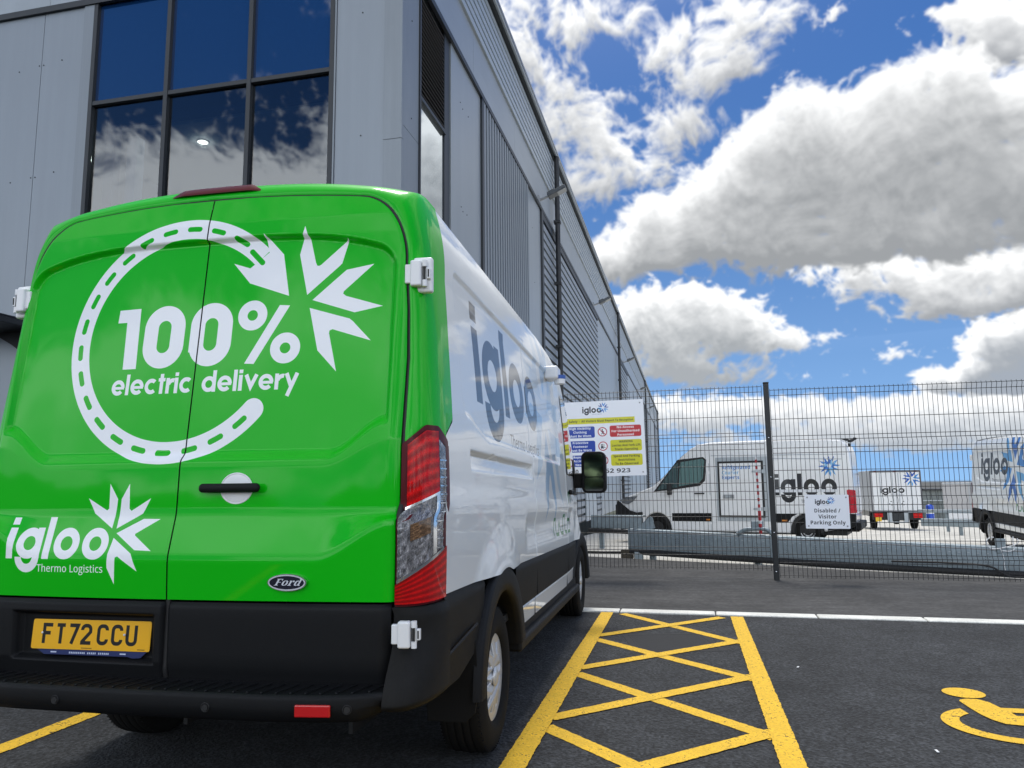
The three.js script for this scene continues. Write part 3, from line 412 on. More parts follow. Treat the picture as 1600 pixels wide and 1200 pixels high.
// rear face: pressed shape of the doors; recess = the sunk upper panel
function doorZ(x, y, recess = true) {
  const a = Math.abs(x), sh = 0.13 * sstep(0.60, 0.90, a), sh2 = 0.10 * sstep(0.60, 0.87, a);
  const F = [[0.5, 0], [0.885, -0.004], [1.03 + sh, 0.004], [1.055 + sh, 0.001], [1.20, -0.036], [1.225, -0.039], [1.385 + sh2, -0.045], [1.40 + sh2, -0.047], [2.34, -0.154], [2.42, -0.166], [2.53, -0.196], [2.7, -0.25]];
  let z = doorBase(x) + knots(F, y);
  if (recess) {
    const top = 2.345 - 0.075 * (a / 0.80) ** 4, bot = 1.46 + 0.13 * sstep(0.62, 0.85, a), side = 0.852;
    const dTop = top - y, dBot = y - bot, dSide = side - a;
    const rc = 0.07, qx = Math.max(0, rc - dSide), qy = Math.max(0, rc - dTop), d = Math.min(dBot * 0.36 + 0.012, rc - Math.hypot(qx, qy));
    z -= 0.024 * sstep(-0.007, 0.008, dBot > 0.06 ? rc - Math.hypot(qx, qy) : Math.min(d, rc - Math.hypot(qx, qy)));
  }
  return z;
}
const SEAM = 0.014;
const doorXo = y => y < 2.2 ? knots([[0.5, 0.900], [0.885, 0.909], [1.09, 0.912], [1.46, 0.914], [1.8, 0.919], [2.0, 0.912], [2.2, 0.897]], y) : y < 2.507 ? 0.675 + 0.222 * Math.sqrt(Math.max(0, 1 - ((y - 2.2) / 0.307) ** 2)) : 0.675 * Math.sqrt(Math.max(0, (2.541 - y) / 0.034));
// outline of the door opening and the body section it flows into: stations from bottom right over the top to the centre
const stations = [];
for (let i = 0; i <= 44; i++) { const y = lerp(0.60, 2.2, i / 44); stations.push({ P: [doorXo(y), y], Q: [xs(y), y], d: 0.215, e: -0.46 }); }
for (let i = 1; i <= 18; i++) { const t = i / 18, a = t * Math.PI / 2, P = [0.675 + 0.222 * Math.cos(a), 2.2 + 0.307 * Math.sin(a)]; const Q = t < 0.55 ? [xs(2.2 + 0.36 * (t / 0.55)), 2.2 + 0.36 * (t / 0.55)] : [lerp(0.9, 0.675, (t - 0.55) / 0.45), roofY(lerp(0.9, 0.675, (t - 0.55) / 0.45))]; stations.push({ P, Q, d: lerp(0.215, 0.30, t), e: -0.56 }); }
for (let i = 1; i <= 14; i++) { const x = lerp(0.675, 0, i / 14); stations.push({ P: [x, 2.541 - 0.034 * (x / 0.675) ** 2], Q: [x, roofY(x)], d: 0.30, e: -0.56 }); }
for (const s of stations) { s.z = doorZ(s.P[0], s.P[1], false); }
// phi 0..1 round the corner, 1..2 straight on to z = e
function frameAt(s, u, off = 0) {
  const { P, Q, d, e } = s, q = Math.min(u, 1) * Math.PI / 2, dx = Q[0] - P[0], dy = Q[1] - P[1], L = Math.hypot(dx, dy) || 1, k = Math.sin(q) ** 0.9;
  let z = s.z - d * (1 - Math.cos(q) ** 0.9); if (u > 1) z = lerp(s.z - d, e, u - 1);
  return [P[0] + dx * k + dx / L * off * Math.sin(q), P[1] + dy * k + dy / L * off * Math.sin(q), z + off * Math.cos(q)];
}
function stationAtY(y) { return { P: [doorXo(y), y], Q: [xs(y), y], d: 0.215, e: -0.46, z: doorZ(doorXo(y), y, false) }; }
const PITCH = 0.020;
function bake(g) { const p = g.attributes.position; for (let i = 0; i < p.count; i++) { const z = p.getZ(i); if (z < 0) p.setY(i, p.getY(i) + z * PITCH); } g.computeVertexNormals(); return g; }
const bakeAll = a => a.map(bake);

// graphics of the rear doors: canvas x covers -0.95..0.95 m, y covers 0.86..2.56 m
function rearArt(c, W, H) {
  const X = x => (x + 0.95) / 1.9 * W, Y = y => (2.56 - y) / 1.7 * H, m = W / 1.9, w = '#f4f6fa';
  c.fillStyle = GREEN; c.fillRect(0, 0, W, H);
  const poly = pts => { c.beginPath(); pts.forEach(([x, y], i) => i ? c.lineTo(X(x), Y(y)) : c.moveTo(X(x), Y(y))); c.closePath(); c.fill(); };
  c.fillStyle = c.strokeStyle = w;
  c.save(); c.translate(-0.009 * m, 0);
  // road ring
  const cx = -0.068, cy = 1.925, R = 0.480, rw = 0.090;
  c.lineWidth = rw * m; c.lineCap = 'round'; c.beginPath(); c.arc(X(cx), Y(cy), R * m, rad(40.5), rad(200), false); c.stroke();
  c.lineCap = 'butt'; c.beginPath(); c.arc(X(cx), Y(cy), R * m, rad(190), rad(316), false); c.stroke();
  poly([[0.282, 2.361], [0.370, 2.267], [0.409, 2.082], [0.229, 2.147], [0.147, 2.240], [0.224, 2.214], [0.304, 2.280]]);
  c.lineCap = 'round'; c.strokeStyle = GREEN; c.lineWidth = 0.023 * m;
  const dash = (a0, a1) => { c.beginPath(); c.arc(X(cx), Y(cy), R * m, rad(-a0), rad(-a1), true); c.stroke(); };
  for (let a = 56; a < 322; a += 14.0) dash(a, a + 5.6);
  c.lineWidth = 0.023 * m; c.beginPath(); c.moveTo(X(0.226), Y(2.288)); c.lineTo(X(0.277), Y(2.236)); c.stroke();
  c.fillStyle = c.strokeStyle = w; c.lineCap = 'butt';
  for (const V of [[[0.465, 2.382], [0.486, 2.323], [0.514, 2.222], [0.521, 2.208], [0.530, 2.207], [0.539, 2.212], [0.654, 2.318], [0.628, 2.212], [0.619, 2.202], [0.487, 2.082], [0.441, 2.261]], [[0.765, 2.203], [0.649, 2.183], [0.511, 2.059], [0.694, 1.998], [0.812, 2.020], [0.654, 2.070], [0.641, 2.080], [0.643, 2.090]], [[0.502, 2.026], [0.675, 1.973], [0.689, 1.962], [0.770, 1.877], [0.606, 1.931], [0.594, 1.926], [0.593, 1.915], [0.634, 1.755], [0.549, 1.845]]]) poly(V);
  // 100%
  poly([[-0.374, 2.064], [-0.270, 2.066], [-0.258, 1.801], [-0.322, 1.801], [-0.331, 2.007], [-0.376, 2.007]]);
  const zero = (x0, x1) => { const lw = 0.066 * m, r = (x1 - x0) / 2 * m - lw / 2; c.lineWidth = lw; c.beginPath(); c.moveTo(X(x0) + lw / 2, Y(1.798) - lw / 2 - r); c.arc(X((x0 + x1) / 2), Y(2.070) + lw / 2 + r, r, Math.PI, 0, false); c.lineTo(X(x1) - lw / 2, Y(1.798) - lw / 2 - r); c.arc(X((x0 + x1) / 2), Y(1.798) - lw / 2 - r, r, 0, Math.PI, false); c.closePath(); c.stroke(); };
  zero(-0.238, -0.046); zero(-0.020, 0.171);
  c.lineWidth = 0.042 * m; for (const [x, y] of [[0.256, 2.006], [0.411, 1.861]]) { c.beginPath(); c.arc(X(x), Y(y), 0.0435 * m, 0, 7); c.stroke(); }
  poly([[0.372, 2.045], [0.417, 2.041], [0.281, 1.799], [0.239, 1.802]]);
  // electric delivery
  { const h = 0.066 * m, sw = h * 0.262, t = widthOf(c, 'electric', h, sw), t2 = widthOf(c, 'delivery', h, sw); c.save(); c.translate(X(-0.362), Y(1.690)); c.scale(0.376 * m / t, 1); stroked(c, 'electric', 0, 0, h, sw, w); c.restore(); c.save(); c.translate(X(0.060), Y(1.690)); c.scale(0.418 * m / t2, 1); stroked(c, 'delivery', 0, 0, h, sw, w); c.restore(); }
  c.restore();
  // lower left wordmark and emblem
  fitIgloo(c, X(-0.738), X(-0.258), Y(1.033), 0.121 * m, w, 0.275);
  for (const V of [[[-0.390, 1.270], [-0.352, 1.209], [-0.258, 1.151], [-0.252, 1.265], [-0.294, 1.327], [-0.290, 1.228], [-0.298, 1.221]], [[-0.203, 1.326], [-0.236, 1.265], [-0.238, 1.150], [-0.132, 1.208], [-0.102, 1.268], [-0.186, 1.219], [-0.196, 1.227]], [[-0.049, 1.187], [-0.124, 1.188], [-0.233, 1.133], [-0.137, 1.070], [-0.063, 1.067], [-0.147, 1.125], [-0.148, 1.131]], [[-0.241, 1.116], [-0.149, 1.057], [-0.117, 0.990], [-0.207, 1.046], [-0.217, 1.042], [-0.217, 0.940], [-0.252, 1.003], [-0.253, 1.052]]]) poly(V);
  c.fillStyle = w; fitText(c, 'Thermo Logistics', X(-0.580), Y(0.983), 0.312 * m, 0.040 * m, '$px sans-serif');
}
// livery of the long sides: canvas x covers z = 0..-6.2 (rear on the left), y covers 0.70..2.60 m
const PALE_SHEEN = ['#cfe2f4', '#b4d2ef', '#dbe9f6', '#c2dbf2', '#a9cbec', '#cbe0f4'], STRONG = ['#2f86d6', '#1f6fc8', '#5aa9e6', '#3d95de', '#1c66c0', '#69b4ea'];  // pale set: sky reflection on the near van painted into its blues
function sideArt(c, W, H, blues = PALE_SHEEN) {
  const X = s => s / 6.2 * W, Y = y => (2.60 - y) / 1.9 * H, m = H / 1.9;
  c.fillStyle = '#ffffff'; c.fillRect(0, 0, W, H);
  burst(c, X(3.22), Y(1.92), 0.86 * m, blues, 12);
  c.save(); c.translate(X(0.97), Y(1.735)); { const h = 0.385 * m, sw = h * 0.27, t = widthOf(c, 'igloo', h, sw); c.scale((X(2.84) - X(0.97)) / t, 1); stroked(c, 'igloo', 0, 0, h, sw, '#26272b'); } c.restore();
  c.fillStyle = '#202125'; fitText(c, 'Thermo Logistics', X(1.75), Y(1.565), X(2.78) - X(1.75), 0.105 * m, '$px sans-serif');
  c.strokeStyle = '#0f8a2c'; c.lineWidth = 0.026 * m; c.lineJoin = 'round';
  const ln = pts => { c.beginPath(); pts.forEach(([s, y], i) => i ? c.lineTo(X(s), Y(y)) : c.moveTo(X(s), Y(y))); c.stroke(); };
  ln([[3.25, 0.98], [3.28, 1.10], [3.36, 1.10], [3.38, 0.98], [3.52, 0.98], [3.58, 1.08], [3.66, 0.98], [3.78, 0.98], [3.80, 1.12], [3.90, 1.12], [3.92, 0.98], [4.05, 0.98]]); ln([[4.10, 0.98], [4.10, 1.08], [4.30, 1.08], [4.30, 0.98], [4.10, 0.98]]);
  c.beginPath(); c.arc(X(4.22), Y(1.22), 0.10 * m, Math.PI, 0); c.stroke();
}
const rearTex = canvas(2048, 1832, rearArt), sideTex = canvas(2048, 640, (c, W, H) => sideArt(c, W, H)), sideTex2 = canvas(1024, 320, (c, W, H) => sideArt(c, W, H, STRONG));
const doorMat = phys(0xffffff, 0.45, { map: rearTex, clearcoat: 0.42, clearcoatRoughness: 0.05, specularIntensity: 0.25 });
const sideMat = phys(lin(0.785, 0.815, 0.825), 0.35, { map: sideTex, clearcoat: 0.75, clearcoatRoughness: 0.03, specularIntensity: 0.4 });
const sideMat2 = phys(lin(0.785, 0.815, 0.825), 0.35, { map: sideTex2, clearcoat: 0.75, clearcoatRoughness: 0.05, specularIntensity: 0.4 });
const doorUV = (u, v, p) => [(p[0] + 0.95) / 1.9, (p[1] - 0.86) / 1.7];
const sideUV = (u, v, p) => [-p[2] / 6.2, (p[1] - 0.70) / 1.9];
const plateTex = canvas(1024, 220, (c, W, H) => {
  c.fillStyle = '#f2b411'; c.fillRect(0, 0, W, H); c.fillStyle = '#101010'; c.strokeStyle = '#101010';
  // number characters, 50 x 79 mm strokes 14 mm
  const s = W / 0.520, h = 0.078 * s, w = 0.050 * s, t = 0.0138 * s, y = H * 0.13; c.lineWidth = t; c.lineJoin = 'miter';
  const g = { F: [[[0, 1], [0, 0], [1, 0]], [[0, 0.47], [0.8, 0.47]]], T: [[[0, 0], [1, 0]], [[0.5, 0], [0.5, 1]]], 7: [[[0, 0], [1, 0], [0.3, 1]]] };
  const put = (ch, x) => {
    const X = u => x + t / 2 + u * (w - t), Y = v => y + t / 2 + v * (h - t);
    if (g[ch]) for (const l of g[ch]) { c.beginPath(); l.forEach(([u, v], i) => { const vv = v === 1 && ch !== '7' ? 1.085 : v === 1 ? 1.08 : v; i ? c.lineTo(X(u), Y(vv)) : c.moveTo(X(u), Y(vv)); }); c.stroke(); }
    const r = (w - t) * 0.42;
    if (ch === 'C') { c.beginPath(); c.moveTo(X(1), Y(0.24)); c.lineTo(X(1), Y(0) + r); c.arcTo(X(1), Y(0), X(0.5), Y(0), r); c.arcTo(X(0), Y(0), X(0), Y(0.5), r); c.lineTo(X(0), Y(1) - r); c.arcTo(X(0), Y(1), X(0.5), Y(1), r); c.arcTo(X(1), Y(1), X(1), Y(0.5), r); c.lineTo(X(1), Y(0.76)); c.stroke(); }
    if (ch === 'U') { c.beginPath(); c.moveTo(X(0), Y(-0.085)); c.lineTo(X(0), Y(1) - r); c.arcTo(X(0), Y(1), X(0.5), Y(1), r); c.arcTo(X(1), Y(1), X(1), Y(0.5), r); c.lineTo(X(1), Y(-0.085)); c.stroke(); }
    if (ch === '2') { c.beginPath(); c.moveTo(X(0), Y(0.26)); c.lineTo(X(0), Y(0) + r); c.arcTo(X(0), Y(0), X(0.5), Y(0), r); c.arcTo(X(1), Y(0), X(1), Y(0.5), r); c.lineTo(X(1), Y(0.36)); c.lineTo(X(0.06), Y(0.94)); c.lineTo(X(0.06), Y(1)); c.lineTo(X(1.12), Y(1)); c.stroke(); }
  };
  let x = 0.046 * s; for (const ch of 'FT72') { put(ch, x); x += 0.0565 * s; } x += 0.016 * s; for (const ch of 'CCU') { put(ch, x); x += 0.0625 * s; }
  c.fillStyle = '#3a2c04'; c.fillRect(W * 0.43, H * 0.93, W * 0.09, 5); c.fillRect(W * 0.9, H * 0.93, W * 0.06, 5);
});
const badgeTex = canvas(512, 208, (c, W, H) => { c.fillStyle = '#c9ccd2'; c.beginPath(); c.ellipse(W / 2, H / 2, W / 2, H / 2, 0, 0, 7); c.fill(); c.fillStyle = '#070d24'; c.beginPath(); c.ellipse(W / 2, H / 2, W / 2 - 18, H / 2 - 18, 0, 0, 7); c.fill(); c.fillStyle = '#d5dae2'; c.font = 'italic bold 120px serif'; c.textAlign = 'center'; c.save(); c.translate(W / 2, H * 0.68); c.transform(1.25, 0, -0.28, 1, 0, 0); c.fillText('Ford', 0, 0); c.restore(); });
const stripTex = canvas(512, 48, (c, W, H) => { c.fillStyle = '#16265c'; c.fillRect(0, 0, W, H); c.fillStyle = '#c8d0e6'; for (let i = 0; i < 22; i++) if (i !== 9 && i !== 15) c.fillRect(W * 0.33 + i * 8, H * 0.3, 5, 14); c.fillRect(W * 0.17, H * 0.3, 26, 10); c.fillRect(W * 0.76, H * 0.3, 26, 10); });

// ---- geometry shared by both vans
const V = {};
{
  const HUB = 0.345, YC = 0.365, ZR = -1.26, ZF = -5.17;
  V.ZR = ZR; V.ZF = ZF;
  // doors
  const yRows = [...Array(231).keys()].map(i => lerp(0.888, 2.50, i / 230)).concat([2.507, 2.514, 2.52, 2.526, 2.531, 2.535, 2.538]);
  const uCols = [...Array(121).keys()].map(i => { const t = i / 120; return t < 0.02 ? t : t; });
  const seamX = SEAM;
  V.doorR = grid(uCols, yRows, (u, y) => { const xo = Math.max(seamX + 0.004, doorXo(y) - 0.006), x = lerp(seamX + 0.003, xo, u), e = Math.min((xo - x), (x - seamX)) < 0.003 ? 0.004 : 0; return [x, y, doorZ(x, y) - e]; }, doorUV);
  V.doorL = flip(grid(uCols, yRows, (u, y) => { const xo = Math.max(0.004, doorXo(y) - 0.006), x = lerp(seamX - 0.003, -xo * MIR, u), e = Math.min(xo * MIR + x, seamX - x) < 0.003 ? 0.004 : 0; return [x, y, doorZ(x, y) - e]; }, doorUV));
  // plastic-clad lower halves of the doors
  const lowZ = (x, y) => doorBase(x) + knots([[0.59, -0.012], [0.66, 0.006], [0.84, 0.010], [0.866, 0.008], [0.880, -0.006]], y);
  const lowRows = [0.585, 0.60, 0.63, 0.66, 0.70, 0.74, 0.78, 0.82, 0.845, 0.856, 0.862, 0.868, 0.873, 0.878, 0.880];
  V.lowR = grid(40, lowRows, (u, y) => { const x = lerp(seamX + 0.005, 0.893, u), e = u === 0 || u === 1 ? 0.02 : 0; return [x, y, lowZ(x, y) - e]; });
  const rec = (x, y) => { const d = Math.min(x + 0.668, -0.030 - x, y - 0.652, 0.832 - y); return 0.040 * sstep(-0.004, 0.016, d); };
  V.lowL = flip(grid(110, [...Array(70).keys()].map(i => lerp(0.585, 0.880, i / 69)), (u, y) => { const x = lerp(seamX - 0.005, -0.893 * MIR, u), e = u === 0 || u === 1 ? 0.02 : 0; return [x, y, lowZ(x, y) - e - rec(x, y)]; }));
  // dark seals behind the gaps
  V.seal = tube(stations.filter((s, i) => i % 2 === 0 || i > 44).map(s => [s.P[0] + 0.001, s.P[1] + 0.001, s.z - 0.016]), 0.013, 120, 6);
  V.seamSeal = tube([...Array(60).keys()].map(i => { const y = lerp(0.6, 2.53, i / 59); return [seamX, y, Math.min(doorZ(seamX, y), y < 0.885 ? lowZ(seamX, y) : 9) - 0.017]; }), 0.012, 160, 6);
  // body round the doors: coloured corner pillar and roof header
  const zb = y => y > 1.5 ? knots([[1.5, -0.30], [1.58, -0.43], [1.9, -0.45], [2.56, -0.53]], y) : -0.25;
  V.zb = zb;
  const uF = [...Array(15).keys()].map(i => i / 14).concat([1.5, 2]);
  const up = stations.filter(s => s.P[1] >= 1.47);
  for (const s of up) s.e = s.Q[1] < 2.56 && s.Q[0] > 0.9 ? zb(s.Q[1]) : -0.56;
  V.frame = grid(uF, [...up.keys()], (u, i) => { const s = up[i], p = frameAt(s, u); if (u === 0) { p[2] -= 0.006; p[0] += (s.Q[0] - s.P[0]) * 0.03; p[1] += (s.Q[1] - s.P[1]) * 0.03; } return p; });
  const lo = [...Array(24).keys()].map(i => stationAtY(lerp(0.60, 1.475, i / 23))); for (const s of lo) s.e = -0.27;
  V.frameLow = grid(uF, [...lo.keys()], (u, i) => frameAt(lo[i], u, -0.004));
  // long side
  const ytop = z => 2.56 - knots([[0, 0], [3.3, 0], [3.9, 0.05], [4.25, 0.16], [4.55, 0.36], [5.0, 0.78], [5.5, 1.30], [5.9, 1.50], [6.12, 1.72]], -z);
  const narrow = z => knots([[0, 0], [4.1, 0], [4.6, 0.015], [5.2, 0.05], [5.7, 0.11], [6.0, 0.22], [6.12, 0.34]], -z);
  V.ytop = ytop; V.narrow = narrow;
  const circ = (z, R) => { let y = -9; for (const c of [ZR, ZF]) { const d = z - c; if (Math.abs(d) < R) y = Math.max(y, YC + Math.sqrt(R * R - d * d)); } return y; };
  const wb = z => Math.max(knots([[0, 0.895], [6.2, 0.865]], -z), circ(z, 0.545));
  const rr = (z, y, z0, z1, y0, y1, r) => { const dz = Math.min(z0 - z, z - z1), dy = Math.min(y1 - y, y - y0); const qx = Math.max(0, r - dz), qy = Math.max(0, r - dy); return r - Math.hypot(qx, qy); };
  const disp = (z, y) => {
    let d = 0;
    d -= 0.017 * sstep(0, 0.022, rr(z, y, -0.62, -3.78, 1.545, 2.305, 0.06) - 0.75 * Math.max(0, 0.16 - (y - 1.545)) * sstep(-1.1, -0.7, z));
    const gm = rr(z, y, -0.70, -2.34, 1.39, 1.475, 0.012); d -= 0.030 * sstep(0, 0.01, gm) * (0.15 + 0.85 * (y - 1.39) / 0.085);
    d += 0.012 * sstep(1.34, 1.20, y);
    for (const c of [ZR, ZF]) { const r = Math.hypot(z - c, (y - YC) * 1.02); d += 0.030 * sstep(0.80, 0.56, r) + 0.006 * sstep(0.60, 0.56, r); }
    d -= 0.016 * sstep(0.92, 1.05, y) * sstep(1.20, 1.08, y) * sstep(-1.95, -2.1, z) * sstep(-4.6, -4.4, z);
    for (const s of [-2.39, -4.06]) d -= 0.014 * sstep(0.010, 0.003, Math.abs(z - s)) * sstep(2.36, 2.33, y);
    d -= 0.010 * sstep(0.008, 0.002, Math.abs(y - 1.33)) * sstep(-0.4, -0.3, z) * 0;
    return d;
  };
  const zsBase = []; for (let z = -0.25; z > -6.121; z -= 0.03) zsBase.push(z);
  const extra = []; for (const c of [-0.62, -0.70, -2.34, -2.39, -3.78, -4.06]) for (let k = -6; k <= 6; k++) extra.push(c + k * 0.004);
  for (const c of [ZR, ZF]) for (const R of [0.545]) for (const sgn of [-1, 1]) for (let k = 0; k < 8; k++) extra.push(c + sgn * (R - 0.0008 * k * k));
  const zs = [...new Set([...zsBase, ...extra].map(z => Math.round(z * 1e4) / 1e4))].filter(z => z <= -0.25 && z >= -6.12).sort((a, b) => b - a);
  const vy = [...Array(150).keys()].map(i => i / 149);
  const sideX = (z, y) => xs(Math.min(y, 2.56)) - narrow(z) + disp(z, y);
  V.sideX = sideX;
  V.side = bake(flip(grid(zs, vy, (z, v) => { const y0 = wb(z), y1 = Math.max(ytop(z), y0 + 0.02), y = lerp(y0, y1, v); let zz = z; if (z > -0.6) { const b = zb(y) + 0.0; zz = lerp(b, -0.6, (z + 0.25) / (-0.35)); } return [sideX(zz, y), y, zz]; }, sideUV)));
  // roof with rain channel
  const zr = [...Array(60).keys()].map(i => lerp(-0.54, -4.30, i / 59));
  V.roof = bake(grid([...Array(61).keys()].map(i => lerp(-1, 1, i / 60)), zr, (u, z) => { const w = xs(Math.min(2.56, ytop(z))) - narrow(z) - 0.004, x = u * w * (u < 0 ? MIR : 1); let y = roofY(u * 0.9) + ytop(z) - 2.56; const a = Math.abs(u); if (a > 0.93 && a < 0.985) y -= 0.014; return [x, y + (a > 0.98 ? 0.004 : 0), z]; }));
  V.windscreen = bake(grid(30, 20, (u, v) => { const z = lerp(-4.30, -5.42, v), x = (u * 2 - 1) * (xs(ytop(z)) - narrow(z) - 0.02); return [x, ytop(z) + 0.10 * (1 - (u * 2 - 1) ** 2) - 0.01, z]; }));
  V.bonnet = bake(grid(30, 20, (u, v) => { const z = lerp(-5.42, -6.12, v), x = (u * 2 - 1) * (xs(Math.max(1, ytop(z))) - narrow(z)); return [x, ytop(z) + 0.08 * (1 - (u * 2 - 1) ** 2), z - 0.10 * (1 - (u * 2 - 1) ** 2) * v]; }));
  V.nose = bake(grid(30, 12, (u, v) => { const y = lerp(0.86, 0.32, v), a = u * 2 - 1; return [a * (0.70 + 0.02 * v), y, -6.12 - 0.10 * (1 - a * a) - 0.03 * Math.sin(v * Math.PI)]; }));
  // door glass and quarter light of the cab
  V.cabWindow = bake(fixWinding(grid(14, 12, (u, v) => { const y = lerp(1.48, 2.20, v), z0 = -4.16, z1 = knots([[1.48, -5.28], [2.2, -4.62]], y), z = lerp(z0, z1, u); return [sideX(z, y) + 0.006, y, z]; })));
  V.cabTrim = bake(fixWinding(grid(10, 8, (u, v) => { const y = lerp(1.30, 1.66, v), z0 = knots([[1.30, -4.82], [1.66, -4.95]], y), z1 = knots([[1.30, -5.46], [1.66, -5.12]], y), z = lerp(z0, z1, u); return [sideX(z, y) + 0.012, y, z]; })));
  // dark cladding along the side
  const cx = y => 1.043;
  const cb = (z, base) => Math.max(base, circ(z, 0.425));
  const cladGrid = (z0, z1, yb, yt, n, out = 0) => bake(flip(grid([...Array(n + 1).keys()].map(i => lerp(z0, z1, i / n)), 10, (z, v) => { const b = typeof yb === 'function' ? yb(z) : yb, t = Math.max(b + 0.004, typeof yt === 'function' ? yt(z) : yt), y = lerp(b, t, v), e = v > 0.92 ? 0.02 * (v - 0.92) / 0.08 : 0; return [xs(y) + 0.020 + out - e - narrow(z) + (z < -4.9 ? 0.02 : 0), y, z]; }, (u, v, p) => [p[2], p[1]])));
  const cT = z => Math.min(knots([[0, 0.902], [6.2, 0.872]], -z));
  V.cladRear = cladGrid(-0.245, -0.88, z => Math.max(knots([[0.2, 0.535], [0.48, 0.535], [0.78, 0.60], [0.9, 0.66]], -z), circ(z, 0.44)), cT, 40);
  V.cladMid = cladGrid(-1.64, -4.79, z => Math.max(0.635, circ(z, 0.44)), cT, 90);
  V.cladFront = cladGrid(-5.55, -6.10, 0.36, z => knots([[5.5, 0.872], [6.12, 0.86]], -z), 20);
  V.sill = cladGrid(-1.66, -4.74, z => 0.515, z => 0.632, 60, -0.012);
  V.step = bake(rbox(0.80, 1.055, 0.40, 0.468, -4.70, -1.72, 0.02, 3));
  V.underSill = bake(box(0.78, 1.015, 0.46, 0.52, -4.72, -1.70));
  const cladSeams = []; for (const z of [-2.39, -4.06]) cladSeams.push(box(1.0, 1.0425, 0.64, 0.87, z - 0.0025, z + 0.0025)); cladSeams.push(box(0.98, 1.022, 0.516, 0.632, -2.392, -2.388), box(0.98, 1.022, 0.516, 0.632, -4.062, -4.058)); V.cladSeams = bakeAll(cladSeams);
  V.ridge = bake(rod([1.046, 0.665, -0.27], [1.050, 0.715, -0.70], 0.007, 8));
  // wheel-arch lips and wells
  const lip = (zc, a0, a1) => { const prof = [[0.562, 1.030], [0.556, 1.052], [0.540, 1.066], [0.47, 1.066], [0.432, 1.060], [0.428, 1.03], [0.428, 0.92]]; return bake(flip(grid([...Array(49).keys()].map(i => lerp(a0, a1, i / 48)), [...prof.keys()], (a, k) => [prof[k][1] - narrow(zc + prof[k][0] * Math.cos(rad(a))) * 0.6, YC + prof[k][0] * Math.sin(rad(a)), zc - prof[k][0] * Math.cos(rad(a))]))); };
  V.lipR = lip(ZR, 12, 178); V.lipF = lip(ZF, 8, 172);
  V.well = zc => { const g = new THREE.CylinderGeometry(0.47, 0.47, 0.55, 40, 1, true, 0.12, Math.PI - 0.24); g.rotateZ(Math.PI / 2); g.translate(0.70, YC, zc); const w = box(0.42, 0.44, 0.2, 0.9, zc - 0.47, zc + 0.47); return bakeAll([g, w]); };
  // mud flap, rear bumper, step, corner pieces
  V.flap = (() => { const g = slab([[0.80, 0.60], [1.035, 0.62], [1.045, 0.42], [1.03, 0.32], [0.99, 0.28], [0.82, 0.28]], 0.012, 0.003); g.translate(0, 0, -0.74); return g; })();
  const zEdge = a => knots([[0, 0.165], [0.5, 0.155], [0.7, 0.135], [0.82, 0.105], [0.92, 0.05], [0.985, -0.03], [1.03, -0.14], [1.045, -0.25]], a);
  V.zEdge = zEdge;
  V.stepTop = grid(120, 10, (u, v) => { const x = lerp(-0.90, 0.90, u), z0 = doorBase(x) - 0.03, z1 = zEdge(Math.abs(x)) - 0.012; return [x, 0.603 - 0.003 * v, lerp(z0, z1, v)]; }, (u, v, p) => [p[0] * 4, p[2] * 4]);
  const prof = [[-0.016, 0.602], [-0.004, 0.598], [0, 0.586], [0, 0.56], [-0.004, 0.545], [-0.012, 0.525], [-0.03, 0.508], [-0.07, 0.497], [-0.25, 0.49]];
  const bxs = [...Array(121).keys()].map(i => { const t = lerp(-1, 1, i / 120); return Math.sign(t) * (Math.abs(t) < 0.85 ? Math.abs(t) / 0.85 * 0.80 : 0.80 + 0.14 * ((Math.abs(t) - 0.85) / 0.15)); });
  V.bumper = grid(bxs, [...prof.keys()], (x, k) => [x, prof[k][1] + 0.10 * sstep(0.80, 1.04, Math.abs(x)) * (k > 3 ? 1 : 0), zEdge(Math.abs(x)) + prof[k][0]]);
  const ribs = []; for (let i = 0; i < 34; i++) { const x = -0.86 + i * 0.0521; ribs.push(rod([x, 0.606, zEdge(Math.abs(x)) - 0.025], [x + 0.03, 0.607, Math.max(doorBase(x) + 0.012, zEdge(Math.abs(x)) - 0.135)], 0.0028, 5)); const s = new THREE.SphereGeometry(0.0055, 6, 4); s.translate(x, 0.604, zEdge(Math.abs(x)) - 0.022); ribs.push(s); } V.ribs = ribs;
  // corner piece: plan curve from beside the door round to the side, swollen at the bottom
  V.corner = grid([...Array(31).keys()].map(i => i / 30), [...Array(31).keys()].map(i => i / 30), (u, v) => {
    const q = u * Math.PI / 2, yb = lerp(0.525, 0.532, sstep(0, 1, u)), y = lerp(yb, 0.868, v), b = sstep(0.80, 0.545, y) * 1.0, zI = lerp(-0.055, 0.068, b), under = sstep(0.06, 0, v) * 0.06;
    const x = 0.905 + 0.150 * Math.sin(q) ** 0.82 - under * 0.4 * Math.sin(q), zz = zI - (zI + 0.262) * (1 - Math.cos(q) ** 0.9) - under * Math.cos(q);
    return [x - (y > 0.84 ? 0.012 * (y - 0.84) / 0.028 : 0), y, zz - (u === 0 ? 0.0 : 0)];
  }, (u, v) => [u * 0.4, v * 0.4]);
  V.cornerInner = grid(6, 20, (u, v) => { const y = lerp(0.60, 0.868, v), b = sstep(0.80, 0.545, y), zI = lerp(-0.055, 0.068, b); return [0.905, y, lerp(zI - 0.14, zI, u)]; });
  V.cornerShelf = grid(20, 2, (u, v) => { const q = u * Math.PI / 2, x = 0.905 + 0.138 * Math.sin(q) ** 0.82, z = -0.055 - 0.207 * (1 - Math.cos(q) ** 0.9); return [lerp(0.905, x, 1) - 0.03 * v * Math.sin(q), 0.869, z - 0.05 * v * Math.cos(q)]; });
